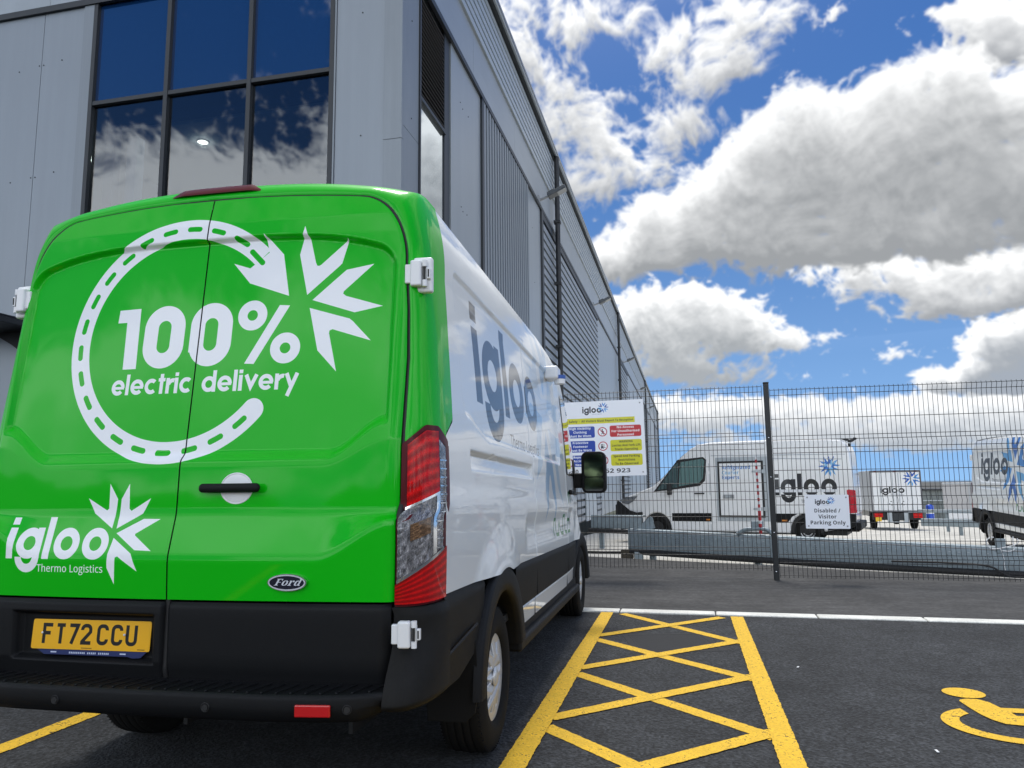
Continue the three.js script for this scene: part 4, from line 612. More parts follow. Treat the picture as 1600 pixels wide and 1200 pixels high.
  // reflectors and parking sensors follow the bumper face
  V.reflector = rbox(-0.062, 0.062, -0.020, 0.020, -0.006, 0.006, 0.005, 3);
  V.sensor = (() => { const g = new THREE.CylinderGeometry(0.011, 0.011, 0.006, 18); g.rotateX(Math.PI / 2); const t = new THREE.TorusGeometry(0.0145, 0.0018, 6, 24); return [g, t]; })();
  // tail lamp zones on the corner surface
  const lampGrid = (s0, s1, yb, yt, off, n = 12, m = 10) => grid(n, m, (u, v) => { const s = lerp(s0, s1, u), y = lerp(yb(s), yt(s), v); return frameAt(stationAtY(y), Math.min(s * 1.06, 2), off); }, (u, v) => [u * (s1 - s0) * 3, v * 3]);
  const lampTop = s => Math.min(1.462 + 0.075 * clamp(s / 0.42), 1.537) - 0.070 * clamp((s - 0.70) / 0.34), dA = s => 1.215 + 0.10 * s, dB = s => 0.955 + 0.135 * s;
  V.lampBase = lampGrid(-0.0, 0.98, () => 0.872, s => lampTop(Math.max(0, s)) , 0.006, 20, 30);
  V.lampUpper = lampGrid(0.10, 0.67, dA, s => lampTop(s) - 0.022, 0.013);
  V.lampMid = lampGrid(0.02, 0.62, s => dB(s) + 0.006, s => dA(s) - 0.008, 0.012);
  V.lampAmber = lampGrid(0.22, 0.56, s => 1.085 + 0.08 * s, s => 1.145 + 0.08 * s, 0.0135, 8, 4);
  V.lampStrip = lampGrid(0.68, 0.83, s => dB(s) + 0.006, s => lampTop(s) - 0.055, 0.012);
  V.lampLower = lampGrid(0.0, 0.93, () => 0.880, s => dB(s) - 0.006, 0.013);
  V.lampRim = lampGrid(0.84, 0.93, s => dB(s), s => lampTop(s) - 0.03, 0.012);
  V.lampTrim = [lampGrid(0.02, 0.84, s => dB(s) - 0.006, s => dB(s) + 0.007, 0.016, 12, 1), lampGrid(0.08, 0.66, s => dA(s) - 0.008, s => dA(s) + 0.002, 0.0155, 12, 1), lampGrid(0.61, 0.68, s => dB(s), s => dA(s), 0.014, 3, 8)];
  const sl = []; for (let i = 0; i < 11; i++) { const y0 = 1.07 + i * 0.033; sl.push(lampGrid(0.68, 0.83, () => y0, () => y0 + 0.005, 0.0155, 4, 1)); } V.lampSlats = sl;
  // hinges: leaf, knuckle, pin, strap
  V.hingeLeaf = rbox(-0.006, 0.046, -0.062, 0.062, -0.012, 0.026, 0.010, 3);
  V.hingeStrap = rbox(-0.034, 0.0, -0.046, 0.046, -0.014, 0.012, 0.006, 2);
  V.hingeKnuckle = (() => { const g = [new THREE.CylinderGeometry(0.012, 0.012, 0.03, 16).translate(0.060, 0.047, 0.006), new THREE.CylinderGeometry(0.012, 0.012, 0.03, 16).translate(0.060, -0.047, 0.006), rbox(0.050, 0.068, -0.04, 0.04, -0.02, 0.004, 0.003)]; return g; })();
  V.hingeSlot = box(0.053, 0.064, -0.030, 0.030, 0.0045, 0.010);
  V.hingeKeeper = [rbox(0.070, 0.086, -0.026, 0.026, -0.012, 0.010, 0.004)];
  V.hingeGap = box(0.075, 0.081, -0.018, 0.018, 0.0095, 0.012);
  V.hingePlate = rbox(0.0, 0.092, -0.085, 0.085, -0.05, -0.012, 0.012, 3);
  // handle, badge
  V.handle = (() => { const g = new THREE.CapsuleGeometry(0.0155, 0.225, 8, 18); g.rotateZ(Math.PI / 2); g.scale(1, 1.12, 0.8); return g; })();
  V.cup = (() => { const g = new THREE.SphereGeometry(0.060, 32, 16, 0, Math.PI * 2, 0, Math.PI / 2); g.rotateX(Math.PI / 2); g.scale(1.08, 0.95, 0.10); return g; })();
  V.cupRim = (() => { const g = new THREE.TorusGeometry(0.060, 0.0035, 8, 40); g.scale(1.09, 0.96, 1); return g; })();
  // wheel
  const tp = []; const R = 0.352, hw = 0.112;
  const pr2 = [[0.205, -0.085], [0.215, -0.104], [0.25, -0.116], [0.30, -0.113], [0.330, -0.101], [0.342, -0.092]]; for (const [r, x] of pr2) tp.push(new THREE.Vector2(r, x));
  for (let k = -4; k <= 4; k++) { const x = k * 0.0185; tp.push(new THREE.Vector2(R - Math.abs(k) * 0.0012, x - 0.0055), new THREE.Vector2(R - Math.abs(k) * 0.0012, x + 0.0055)); if (k < 4 && (k % 2 === 0)) tp.push(new THREE.Vector2(R - 0.009, x + 0.0065), new THREE.Vector2(R - 0.009, x + 0.0125)); }
  for (const [r, x] of pr2.slice().reverse()) tp.push(new THREE.Vector2(r, -x));
  V.tyre = (() => { const g = new THREE.LatheGeometry(tp, 72); g.rotateZ(-Math.PI / 2); return g; })();
  const blocks = []; for (let i = 0; i < 90; i++) { const a = i / 90 * Math.PI * 2; for (const sx of [-1, 1]) { const b = new THREE.BoxGeometry(0.012, 0.0045, 0.004); b.translate(sx * 0.0935, 0.3415, 0); b.rotateX(a); blocks.push(b); } } V.blocks = blocks;
  const holes = []; for (let k = 0; k < 10; k++) { const a0 = k * 36, r0 = 0.105, r1 = 0.172, h = []; for (let i = 0; i <= 4; i++) { const a = rad(a0 + lerp(-9, 9, i / 4)); h.push([r1 * Math.cos(a), r1 * Math.sin(a)]); } h.push([r0 * Math.cos(rad(a0 + 4)), r0 * Math.sin(rad(a0 + 4))], [r0 * Math.cos(rad(a0 - 4)), r0 * Math.sin(rad(a0 - 4))]); holes.push(h); }
  V.rim = (() => { const out = []; for (let i = 0; i < 64; i++) out.push([0.214 * Math.cos(i / 64 * Math.PI * 2), 0.214 * Math.sin(i / 64 * Math.PI * 2)]); const g = slab(out, 0.012, 0.005, holes); const p = g.attributes.position; for (let i = 0; i < p.count; i++) { const r = Math.hypot(p.getX(i), p.getY(i)); p.setZ(i, p.getZ(i) + 0.030 * (1 - (r / 0.21) ** 2) + 0.012 * sstep(0.185, 0.21, r)); } g.computeVertexNormals(); g.rotateY(Math.PI / 2); g.translate(0.062, 0, 0); return g; })();
  V.hubCap = (() => { const g = new THREE.SphereGeometry(0.048, 24, 12, 0, Math.PI * 2, 0, Math.PI / 2); g.scale(1, 0.35, 1); g.rotateZ(-Math.PI / 2); g.translate(0.098, 0, 0); return g; })();
  V.barrel = (() => { const g = new THREE.CylinderGeometry(0.205, 0.205, 0.03, 40); g.rotateZ(Math.PI / 2); g.translate(0.03, 0, 0); return g; })();
}
function wheelOf(van, x, z, left) {
  const w = new THREE.Group(); w.name = 'wheel'; w.position.set(x, 0.345, z); if (left) w.rotation.y = Math.PI; van.add(w);
  part(w, 'tyre', [V.tyre, ...V.blocks], M.rubber); part(w, 'rim', V.rim, M.alloy); part(w, 'hub_cap', V.hubCap, M.alloy); part(w, 'brake_drum', V.barrel, M.black); return w;
}
function panelVan(label, pos, turn, hero) {
  const v = thing('panel_van', label, 'van', pos, turn);
  const bodyMat = hero ? M.green : M.white, flatDoor = hero ? doorMat : M.white, both = (n, g, m, l) => { part(v, n, g, m, l); part(v, n, Array.isArray(g) ? g.map(mirrorX) : mirrorX(g), m, l); };
  // body shell
  both('rear_pillar', V.frame, bodyMat);
  both('lamp_housing', V.frameLow, M.black);
  part(v, 'side_panel', V.side, hero ? sideMat : sideMat2, 'white side panel with dark lettering and blue emblem'); part(v, 'side_panel', mirrorX(V.side), M.white);
  part(v, 'roof', V.roof, M.white); part(v, 'windscreen', V.windscreen, M.glassDark); part(v, 'bonnet', V.bonnet, M.white); part(v, 'front_bumper', V.nose, M.plastic);
  both('cab_window', V.cabWindow, M.glassDark); both('window_trim', V.cabTrim, M.black);
  both('side_cladding', [V.cladRear], M.clad); both('side_cladding', [V.cladMid], M.clad); both('side_cladding', [V.cladFront], M.clad);
  for (const g of V.cladSeams) both('cladding_joint', g, M.black);
  both('sill', V.sill, M.white); both('side_step', V.step, M.plastic); both('sill_underside', V.underSill, M.plastic);
  both('cladding_ridge', V.ridge, M.plastic); both('wheel_arch', V.lipR, M.plastic); both('wheel_arch', V.lipF, M.plastic);
  both('wheel_well', V.well(V.ZR), M.black); both('wheel_well', V.well(V.ZF), M.black);
  both('mud_flap', V.flap, M.rubber);
  part(v, 'underbody', [box(-0.80, 0.80, 0.40, 0.52, -5.9, -1.8), box(-0.42, 0.42, 0.36, 0.60, -1.8, -0.7), box(-0.85, 0.85, 0.52, 0.58, -0.75, -0.05), rod([-0.8, 0.345, -1.26], [0.8, 0.345, -1.26], 0.06), rod([-0.8, 0.345, -5.17], [0.8, 0.345, -5.17], 0.05), box(-1.0, 1.0, 0.56, 0.60, -5.9, -0.3)], M.black);
  part(v, 'door_seal', [V.seal, mirrorX(V.seal), V.seamSeal], M.black);
  // rear doors with their fittings
  const dR = part(v, 'rear_door', V.doorR, flatDoor), dL = part(v, 'rear_door', V.doorL, flatDoor);
  part(dR, 'lower_cladding', V.lowR, M.plastic); part(dL, 'lower_cladding', V.lowL, M.plastic);
  const zAt = (x, y) => doorZ(x, y);
  const hp = [0.252, 1.302]; const cup = part(dR, 'handle_cup', [V.cup, V.cupRim], M.whiteP); cup.position.set(hp[0] + 0.012, hp[1], zAt(...hp) + 0.001);
  const hb = part(dR, 'door_handle', V.handle, M.plastic); hb.position.set(hp[0] - 0.004, hp[1] + 0.002, zAt(...hp) + 0.026);
  const bd = part(dR, 'badge', new THREE.CylinderGeometry(0.0775, 0.0775, 0.010, 48).rotateX(Math.PI / 2).scale(1, 0.40, 1), M.chrome); bd.position.set(0.507, 0.957, zAt(0.507, 0.957) + 0.006);
  const bf = (() => { const g = new THREE.CircleGeometry(0.074, 48); g.scale(1, 0.39, 1); const p = g.attributes.position, uv = g.attributes.uv; for (let i = 0; i < p.count; i++) uv.setXY(i, p.getX(i) / 0.148 + 0.5, p.getY(i) / 0.0577 + 0.5); g.translate(0.507, 0.957, zAt(0.507, 0.957) + 0.0125); return g; })();
  part(dR, 'badge_face', bf, phys(0xffffff, 0.25, { map: badgeTex, clearcoat: 1 }));
  if (hero) {
    const tilt = -0.07;
    const pl = part(dL, 'number_plate', (() => { const g = slab(rrect(-0.26, -0.0555, 0.26, 0.0555, 0.008), 0.003, 0); const p = g.attributes.position, uv = g.attributes.uv; for (let i = 0; i < p.count; i++) uv.setXY(i, (p.getX(i) + 0.26) / 0.52, (p.getY(i) + 0.0555) / 0.111); return g; })(), phys(0xffffff, 0.35, { map: plateTex, clearcoat: 0.6, clearcoatRoughness: 0.1 }));
    pl.position.set(-0.322, 0.745, -0.026); pl.rotation.x = tilt; pl.rotation.y = 0.012;
    const st = part(dL, 'plate_holder', (() => { const g = slab([[-0.235, 0], [-0.20, -0.019], [0.17, -0.019], [0.19, -0.024], [0.225, -0.022], [0.25, 0]], 0.004, 0); const p = g.attributes.position, uv = g.attributes.uv; for (let i = 0; i < p.count; i++) uv.setXY(i, (p.getX(i) + 0.26) / 0.52, (p.getY(i) + 0.024) / 0.024); return g; })(), std(0xffffff, 0.5, 0, { map: stripTex }));
    st.position.set(-0.322, 0.6885, -0.024); st.rotation.x = tilt;
    part(dL, 'plate_screw', [-0.215, 0.15].map(x => { const g = new THREE.SphereGeometry(0.0045, 10, 6); g.translate(-0.322 + x, 0.750, -0.021); return g; }), M.whiteP);
  }
  // hinges
  for (const [y, sx] of [[2.145, 1], [0.788, 1], [2.145, -1], [0.788, -1]]) {
    const h = new THREE.Group(); h.name = 'hinge'; const x = doorXo(y) + (y < 1 ? 0.042 : 0.020), z = (y < 1 ? doorBase(0.9) + 0.055 : doorZ(x, y, false) + 0.012); h.position.set(sx > 0 ? x : -x * MIR, y, z); h.scale.set(sx * 0.86, y < 1 ? 0.74 : 0.86, 0.9); h.rotation.y = sx * 0.10; v.add(h);
    part(h, 'leaf', [V.hingeLeaf, V.hingeStrap], M.whiteP); part(h, 'knuckle', V.hingeKnuckle, M.whiteP); part(h, 'slot', V.hingeSlot, M.black); part(h, 'keeper', V.hingeKeeper, M.whiteP); part(h, 'keeper_gap', V.hingeGap, M.black); if (y > 1) part(h, 'backing_plate', V.hingePlate, M.whiteP);
  }
  // high brake lamp and roof joints
  { const bg = (() => { const g = grid(24, 8, (u, q) => { const x = lerp(-0.20, 0.225, u), k = Math.min(1, Math.min(u, 1 - u) * 9), y = lerp(2.570, 2.570 + 0.036 * (0.25 + 0.75 * k), q); const s = { P: [x, 2.541 - 0.034 * (x / 0.675) ** 2], Q: [x, roofY(x)], d: 0.30, e: -0.56, z: doorZ(x, 2.54, false) }; const t = Math.asin(clamp((y - s.P[1]) / (s.Q[1] - s.P[1])) ** (1 / 0.9)) / (Math.PI / 2); return frameAt(s, t, 0.012 * k); }); return g; })(); part(v, 'high_brake_lamp', bg, M.redDeep); }
  // tail lamps
  for (const sx of [1, -1]) {
    const mk = g => sx > 0 ? g : Array.isArray(g) ? g.map(mirrorX) : mirrorX(g);
    const t = part(v, 'tail_lamp', mk(V.lampBase), M.redDeep);
    part(t, 'red_lens', mk(V.lampUpper), M.red); part(t, 'red_lens', mk(V.lampLower), M.red); part(t, 'clear_lens', mk(V.lampMid), M.clearLens); part(t, 'clear_lens', mk(V.lampStrip), M.clearLens); part(t, 'amber_bulb', mk(V.lampAmber), M.amber); part(t, 'lens_rim', mk(V.lampRim), M.redDeep); part(t, 'lens_divider', mk(V.lampTrim), M.chrome); part(t, 'lens_bar', mk(V.lampSlats), M.chrome);
  }
  // rear bumper
  const bp = part(v, 'rear_bumper', V.bumper, M.plastic); part(bp, 'step', V.stepTop, M.plastic); part(bp, 'step_rib', V.ribs, M.plastic);
  both('bumper_corner', [V.corner, V.cornerInner, V.cornerShelf], M.clad);
  for (const sx of [1, -1]) { const r = part(bp, 'reflector', V.reflector, M.redRefl); r.position.set(sx * 0.688, 0.555, V.zEdge(0.688) + 0.003); r.rotation.y = sx * 0.12; }
  for (const x of [-0.30, 0.30, -0.80, 0.80]) { const s = part(bp, 'parking_sensor', V.sensor, M.black); s.position.set(x, 0.556, V.zEdge(Math.abs(x)) + 0.001); s.rotation.y = Math.sign(x) * (Math.abs(x) > 0.5 ? 0.28 : 0.03); }
  // wheels
  wheelOf(v, 0.905, V.ZR, false); wheelOf(v, -0.905, V.ZR, true); wheelOf(v, 0.915, V.ZF, false); wheelOf(v, -0.915, V.ZF, true);
  // mirrors, cab door handle
  for (const sx of [1, -1]) {
    const m = new THREE.Group(); m.name = 'door_mirror'; m.position.set(0, 0, -4.93); m.scale.x = sx; v.add(m);
    part(m, 'mirror_case', (() => { const g = slab(rrect(1.085, 1.23, 1.305, 1.62, 0.05), 0.12, 0.012); g.translate(0, 0, -0.13); return g; })(), M.plastic);
    for (const [y0, y1] of [[1.383, 1.607], [1.243, 1.374]]) { const gl = part(m, 'mirror_glass', slab(rrect(-0.093, (y0 - y1) / 2, 0.093, (y1 - y0) / 2, 0.028), 0.004), M.mirror); gl.position.set(1.1975, (y0 + y1) / 2, 0.017); gl.rotation.set(0.006, 0.11, 0); }
    part(m, 'mirror_arm', [rbox(0.96, 1.10, 1.27, 1.42, -0.11, -0.04, 0.02)], M.plastic);
  }
  both('cab_door_handle', bake(rbox(1.03, 1.062, 1.30, 1.345, -4.40, -4.20, 0.014, 2)), M.plastic);
  if (hero) {
    const c = part(v, 'side_marker_unit', bake(rbox(0.945, 1.06, 2.235, 2.345, -3.60, -3.42, 0.02)), M.whiteP, 'small white unit with blue band at the roof edge of the cab');
    part(c, 'lens', bakeAll([new THREE.CylinderGeometry(0.046, 0.046, 0.05, 20).translate(1.065, 2.225, -3.50)]), M.whiteP); part(c, 'band', bakeAll([new THREE.CylinderGeometry(0.049, 0.049, 0.030, 20).translate(1.065, 2.255, -3.50)]), M.blueBand);
  }
  return v;
}
panelVan('green and white high-roof electric panel van parked nearest, seen from behind', [-1.95, 0, -2.55], rad(1.6), true);

// ---------------------------------------------------------------- welded mesh fence, gate and signs
function meshPanel(parent, x0, z0, x1, z1, y0, y1, pitch) {
  const L = Math.hypot(x1 - x0, z1 - z0), dx = (x1 - x0) / L, dz = (z1 - z0) / L, wires = [], n = Math.round(L / pitch), H = y1 - y0;
  const folds = [0.10, 0.40, 0.70, 0.985].map(f => y0 + f * H), fold = y => { let o = 0; for (const f of folds) { const d = Math.abs(y - f); if (d < 0.06) o = Math.max(o, 0.035 * (1 - d / 0.06)); } return o; };
  const ys = [y0]; for (const f of folds) for (const k of [-0.06, 0, 0.06]) if (f + k > y0 && f + k < y1) ys.push(f + k); ys.push(y1); ys.sort((a, b) => a - b);
  const P = (s, y, o) => [x0 + dx * s - dz * o, y, z0 + dz * s + dx * o];
  for (let i = 0; i <= n; i++) for (let k = 0; k < ys.length - 1; k++) wires.push(rod(P(i * L / n, ys[k], fold(ys[k])), P(i * L / n, ys[k + 1] + 0.001, fold(ys[k + 1])), 0.0033, 4));
  const hs = []; for (let y = y0 + 0.03; y < y1 - 0.2; y += 0.235) hs.push(y); for (const f of folds) hs.push(f - 0.055, f + 0.055 > y1 ? y1 - 0.02 : f + 0.055);
  const ok = hs.sort((a, b) => a - b).filter((y, i, a) => i === 0 || y - a[i - 1] > 0.045);
  for (const y of ok) for (const o of [0.006]) wires.push(rod(P(0, y, fold(y) + o), P(L, y, fold(y) + o), 0.0042, 4));
  const w = part(parent, 'wire_mesh', wires, M.wirePaint); w.userData.kind = 'stuff'; return w;
}
function post(parent, x, z, h) { part(parent, 'post', rbox(x - 0.035, x + 0.035, -0.1, h, z - 0.03, z + 0.03, 0.006), M.wirePaint); part(parent, 'post_cap', rbox(x - 0.038, x + 0.038, h, h + 0.02, z - 0.033, z + 0.033, 0.006), M.black); for (const y of [0.11, 0.63, 1.38, 1.92]) { const s = new THREE.SphereGeometry(0.013, 8, 6); s.translate(x - 0.004, y, z + 0.032); part(parent, 'bolt', s, M.chrome); } }
const fence = thing('mesh_fence', 'black welded mesh fence panel on a dark post, right of the gate', 'fence');
post(fence, 1.145, -10.94, 2.68); post(fence, 5.15, -10.90, 2.62);
meshPanel(fence, 1.19, -10.93, 5.12, -10.88, 0.03, 2.60, 0.0585);
const gate = thing('mesh_gate', 'black welded mesh gate behind the green van carrying the big site sign', 'gate');
meshPanel(gate, -3.45, -11.28, 1.10, -11.12, 0.10, 2.68, 0.0585);
part(gate, 'post', rbox(-3.55, -3.46, -0.1, 2.7, -11.32, -11.25, 0.006), M.wirePaint);

const LOGO = ['#0f4fa8', '#2f86d6', '#0a3f94', '#59b2ea', '#1c6cc4', '#3f9ae0'];
function logo(c, x, b, h, col = '#101420') { fitIgloo(c, x, x + h * 3.95, b, h, col, 0.28); burst(c, x + h * 4.28, b - h * 1.02, h * 1.15, LOGO, 10); c.fillStyle = '#8a93a5'; fitText(c, 'Thermo Logistics', x + h * 1.9, b + h * 0.38, h * 2.1, h * 0.26, '$px sans-serif'); }
const signTex = canvas(1024, 940, (c, W, H) => {
  c.fillStyle = '#f3f5fa'; c.fillRect(0, 0, W, H);
  logo(c, W * 0.270, H * 0.155, 60);
  c.fillStyle = '#d8d418'; c.fillRect(W * 0.015, H * 0.225, W * 0.875, H * 0.075);
  c.fillStyle = '#22251a'; fitText(c, 'Site Safety  -  All Visitors Must Report To Reception', W * 0.03, H * 0.278, W * 0.845, 38, 'bold $px sans-serif');
  const blk = (x, y, w, h, bg, fg, lines) => { c.fillStyle = bg; c.beginPath(); c.roundRect(W * x, H * y, W * w, H * h, 22); c.fill(); c.fillStyle = fg; lines.forEach((l, i) => fitText(c, l[0], W * (x + w / 2), H * (y + h * (i + 0.86) / lines.length - 0.004), W * w * l[1], 40, 'bold $px sans-serif', 'center')); };
  blk(0.055, 0.335, 0.355, 0.150, '#0d3ea8', '#fff', [['High Visibility', 0.74], ['Clothing', 0.46], ['Must Be Worn', 0.76]]);
  blk(0.055, 0.525, 0.355, 0.150, '#0d3ea8', '#fff', [['Protective', 0.54], ['Footwear', 0.50], ['Must Be Worn', 0.76]]);
  blk(0.055, 0.715, 0.355, 0.150, '#0d3ea8', '#fff', [['Report All', 0.52], ['Accidents', 0.50], ['And Near Misses', 0.86]]);
  blk(0.590, 0.335, 0.370, 0.150, '#c3121f', '#fff', [['No Access', 0.56], ['For Unauthorised', 0.90], ['Personnel', 0.54]]);
  blk(0.590, 0.525, 0.370, 0.150, '#d8d418', '#23261c', [['WARNING', 0.44], ['Lorries And Fork-Lift', 0.92], ['Trucks Operating', 0.74]]);
  blk(0.590, 0.715, 0.370, 0.150, '#d8d418', '#23261c', [['Speed And Parking', 0.84], ['Restrictions', 0.54], ['To Be Observed', 0.74]]);
  for (const [i, y] of [0.412, 0.602, 0.792].entries()) {
    const x = W * 0.502, Y = H * y, r = 52; c.fillStyle = '#fff'; c.strokeStyle = '#b51a35'; c.lineWidth = 11; c.beginPath(); c.arc(x, Y, r, 0, 7); c.fill(); c.stroke(); c.fillStyle = c.strokeStyle = '#1b1f33';
    if (i === 0) { c.beginPath(); c.arc(x, Y - 27, 8, 0, 7); c.fill(); c.lineWidth = 9; for (const l of [[[0, -17], [2, 6], [14, 32]], [[2, 6], [-12, 32]], [[-18, 0], [0, -12], [17, 2]]]) { c.beginPath(); l.forEach(([a, b], k) => k ? c.lineTo(x + a, Y + b) : c.moveTo(x + a, Y + b)); c.stroke(); } c.strokeStyle = '#b51a35'; c.beginPath(); c.moveTo(x - 36, Y - 36); c.lineTo(x + 36, Y + 36); c.stroke(); }
    if (i === 1) { c.fillRect(x - 26, Y + 2, 30, 18); c.lineWidth = 5; c.strokeRect(x - 22, Y - 24, 20, 26); c.fillRect(x + 10, Y - 28, 5, 48); c.fillRect(x + 10, Y + 16, 22, 5); c.beginPath(); c.arc(x - 18, Y + 24, 8, 0, 7); c.arc(x, Y + 24, 8, 0, 7); c.fill(); c.beginPath(); c.arc(x - 12, Y - 12, 6, 0, 7); c.fill(); }
    if (i === 2) { c.font = 'bold 46px sans-serif'; c.textAlign = 'center'; c.fillText('10', x, Y + 16); c.fillRect(x - 22, Y - 34, 44, 5); c.fillRect(x - 22, Y + 26, 44, 5); }
  }
  c.fillStyle = '#15181f'; fitText(c, '0', W * 0.16, H * 0.955, 0, 70, 'bold $px sans-serif'); fitText(c, '562 923', W * 0.455, H * 0.955, W * 0.36, 70, 'bold $px sans-serif');
});
const parkTex = canvas(512, 416, (c, W, H) => { c.fillStyle = '#eef1f8'; c.fillRect(0, 0, W, H); logo(c, W * 0.235, H * 0.275, 43); c.fillStyle = '#161a22'; const F = 'bold $px sans-serif'; fitText(c, 'Disabled /', W * 0.5, H * 0.525, W * 0.60, 64, F, 'center'); fitText(c, 'Visitor', W * 0.5, H * 0.70, W * 0.41, 64, F, 'center'); fitText(c, 'Parking Only', W * 0.5, H * 0.875, W * 0.80, 64, F, 'center'); });
function sign(name, label, pos, turn, roll, w, h, tex, inset) {
  const s = thing(name, label, 'sign', pos, turn); s.rotation.z = roll;
  const g = slab(rrect(-w / 2, -h / 2, w / 2, h / 2, 0.012), 0.004), p = g.attributes.position, uv = g.attributes.uv; for (let i = 0; i < p.count; i++) uv.setXY(i, p.getX(i) / w + 0.5, p.getY(i) / h + 0.5);
  part(s, 'board', g, phys(0xffffff, 0.4, { map: tex, clearcoat: 0.4, clearcoatRoughness: 0.15 }));
  for (const sx of [-1, 1]) for (const sy of [-1, 1]) { const b = new THREE.SphereGeometry(0.011, 10, 6); b.scale(1, 1, 0.5); b.translate(sx * (w / 2 - inset), sy * (h / 2 - inset), 0.006); part(s, 'fixing', b, M.steel); }
  return s;
}
sign('site_safety_sign', 'large white site safety sign with blue, red and yellow panels on the gate', [-1.175, 1.98, -11.11], 0.035, 0.016, 1.235, 1.115, signTex, 0.05);
sign('parking_sign', 'small white sign reading Disabled / Visitor Parking Only on the fence', [1.822, 0.912, -10.83], 0.0, -0.006, 0.555, 0.448, parkTex, 0.035);

// ---------------------------------------------------------------- crash barriers in the yard
function barrier(label, ax, az, bx, bz, yTop, h, groundAt, postsAt, sharp = true) {
  const L = Math.hypot(bx - ax, bz - az), t = thing('crash_barrier', label, 'barrier', [ax, 0, az], -Math.atan2(bz - az, bx - ax)), yb = yTop - h;
  const yA = yTop, sl = s => 0;
  // folded steel section swept along x
  const prof = [[-0.16, yA - 0.04], [-0.16, yA], [0.0, yA], [0.012, yA - 0.012], [0.012, yA - 0.05], [0.05, yA - 0.07], [0.05, yb + 0.012], [0.042, yb], [0.0, yb]];
  part(t, 'rail', grid([0, 1], [...prof.keys()], (u, k) => [u * L, prof[k][1], prof[k][0]], (u, k, p) => [p[0], p[1] + p[2]]), M.galv);
  const top = rbox(-0.01, L, yA - 0.055, yA - 0.035, 0.013, 0.022, 0.004); part(t, 'seam', top, M.steel);
  if (sharp) { const d = new THREE.BoxGeometry(0.03, 0.012, 0.004), list = []; for (let s = 0.25; s < L - 0.2; s += 0.115) { if ((Math.floor(s / 0.115) % 9) === 4) continue; const b = d.clone(); b.translate(s, yA - 0.098, 0.051); list.push(b); } const q = part(t, 'slot', list, M.pale); q.userData.kind = 'stuff'; const dots = []; for (let s = 0.45; s < L; s += 0.46) for (let k = 0; k < 5; k++) for (const o of [0, 0.05]) { const b = new THREE.BoxGeometry(0.009, 0.009, 0.003); b.translate(s + o, yb + 0.085 + k * 0.035, 0.051); dots.push(b); } part(t, 'hole', dots, M.anth).userData.kind = 'stuff'; }
  part(t, 'end_plate', box(-0.012, 0.0, yb, yA, -0.16, 0.055), M.galv);
  for (const s of postsAt) part(t, 'post', box(s - 0.05, s + 0.05, groundAt, yA - 0.02, -0.10, -0.02), M.galv);
  return { t, L, yb };
}
{
  const b = barrier('long galvanised steel barrier with perforated face, just behind the mesh fence', -1.04, -14.06, 6.2, -11.02, 0.50, 0.37, -0.05, [0.42, 2.3, 4.05, 5.75]);
  // it dips slightly to the right
  b.t.rotation.z = -0.020; b.t.updateMatrix();
  const hose = part(scene, numbered('cable_duct'), tube([[-1.05, 0.10, -13.99], [0.2, 0.075, -13.465], [1.6, 0.05, -12.88], [3.2, 0.03, -12.20], [4.6, 0.025, -11.62], [6.2, 0.02, -10.95]], 0.05, 60, 10), M.black); tag(hose, 'black cable duct running along the foot of the near barrier', 'duct');
  const c2 = part(scene, numbered('cable'), tube([[-2.2, 0.06, -14.4], [-1.6, 0.06, -14.2], [-1.08, 0.08, -14.0]], 0.022, 20, 8), M.black); tag(c2, 'thin black cable end poking out left of the near barrier', 'cable');
  const c3 = part(scene, numbered('cable'), tube([[2.9, 0.14, -12.24], [3.6, 0.15, -11.95], [4.05, 0.12, -11.76], [4.20, 0.02, -11.70], [4.40, 0.0, -11.6]], 0.013, 40, 6), M.black); tag(c3, 'thin black cable looping past the barrier post at lower right', 'cable');
  const blk = part(scene, numbered('timber_block'), rbox(-1.20, -0.98, -0.03, 0.13, -14.10, -13.94, 0.01), std(lin(0.06, 0.05, 0.035), 0.8)); tag(blk, 'dark block under the left end of the near barrier', 'block');
  const blk2 = part(scene, numbered('timber_block'), rbox(-0.96, -0.80, -0.03, 0.10, -14.02, -13.86, 0.01), M.galv); tag(blk2, 'pale block beside the dark block under the barrier end', 'block');
}
barrier('galvanised barrier further back, its left end by the warehouse wall', -2.18, -17.9, -0.98, -17.45, 0.60, 0.30, -0.2, [0.2], false);
{ const d = part(scene, numbered('cable_duct'), tube([[-2.25, 0.25, -17.8], [-1.6, 0.24, -17.56], [-0.98, 0.22, -17.32]], 0.05, 20, 8), M.black); tag(d, 'black duct under the barrier further back by the warehouse', 'duct'); }
barrier('distant galvanised barrier beyond the box truck, at right', 8.05, -29.4, 12.5, -26.6, 0.0, 0.26, -0.6, [1.2], false);
barrier('low galvanised barrier below and behind the distant one, at right', 8.75, -32.3, 12.5, -29.6, 0.22, 0.12, -0.6, [1.0], false);
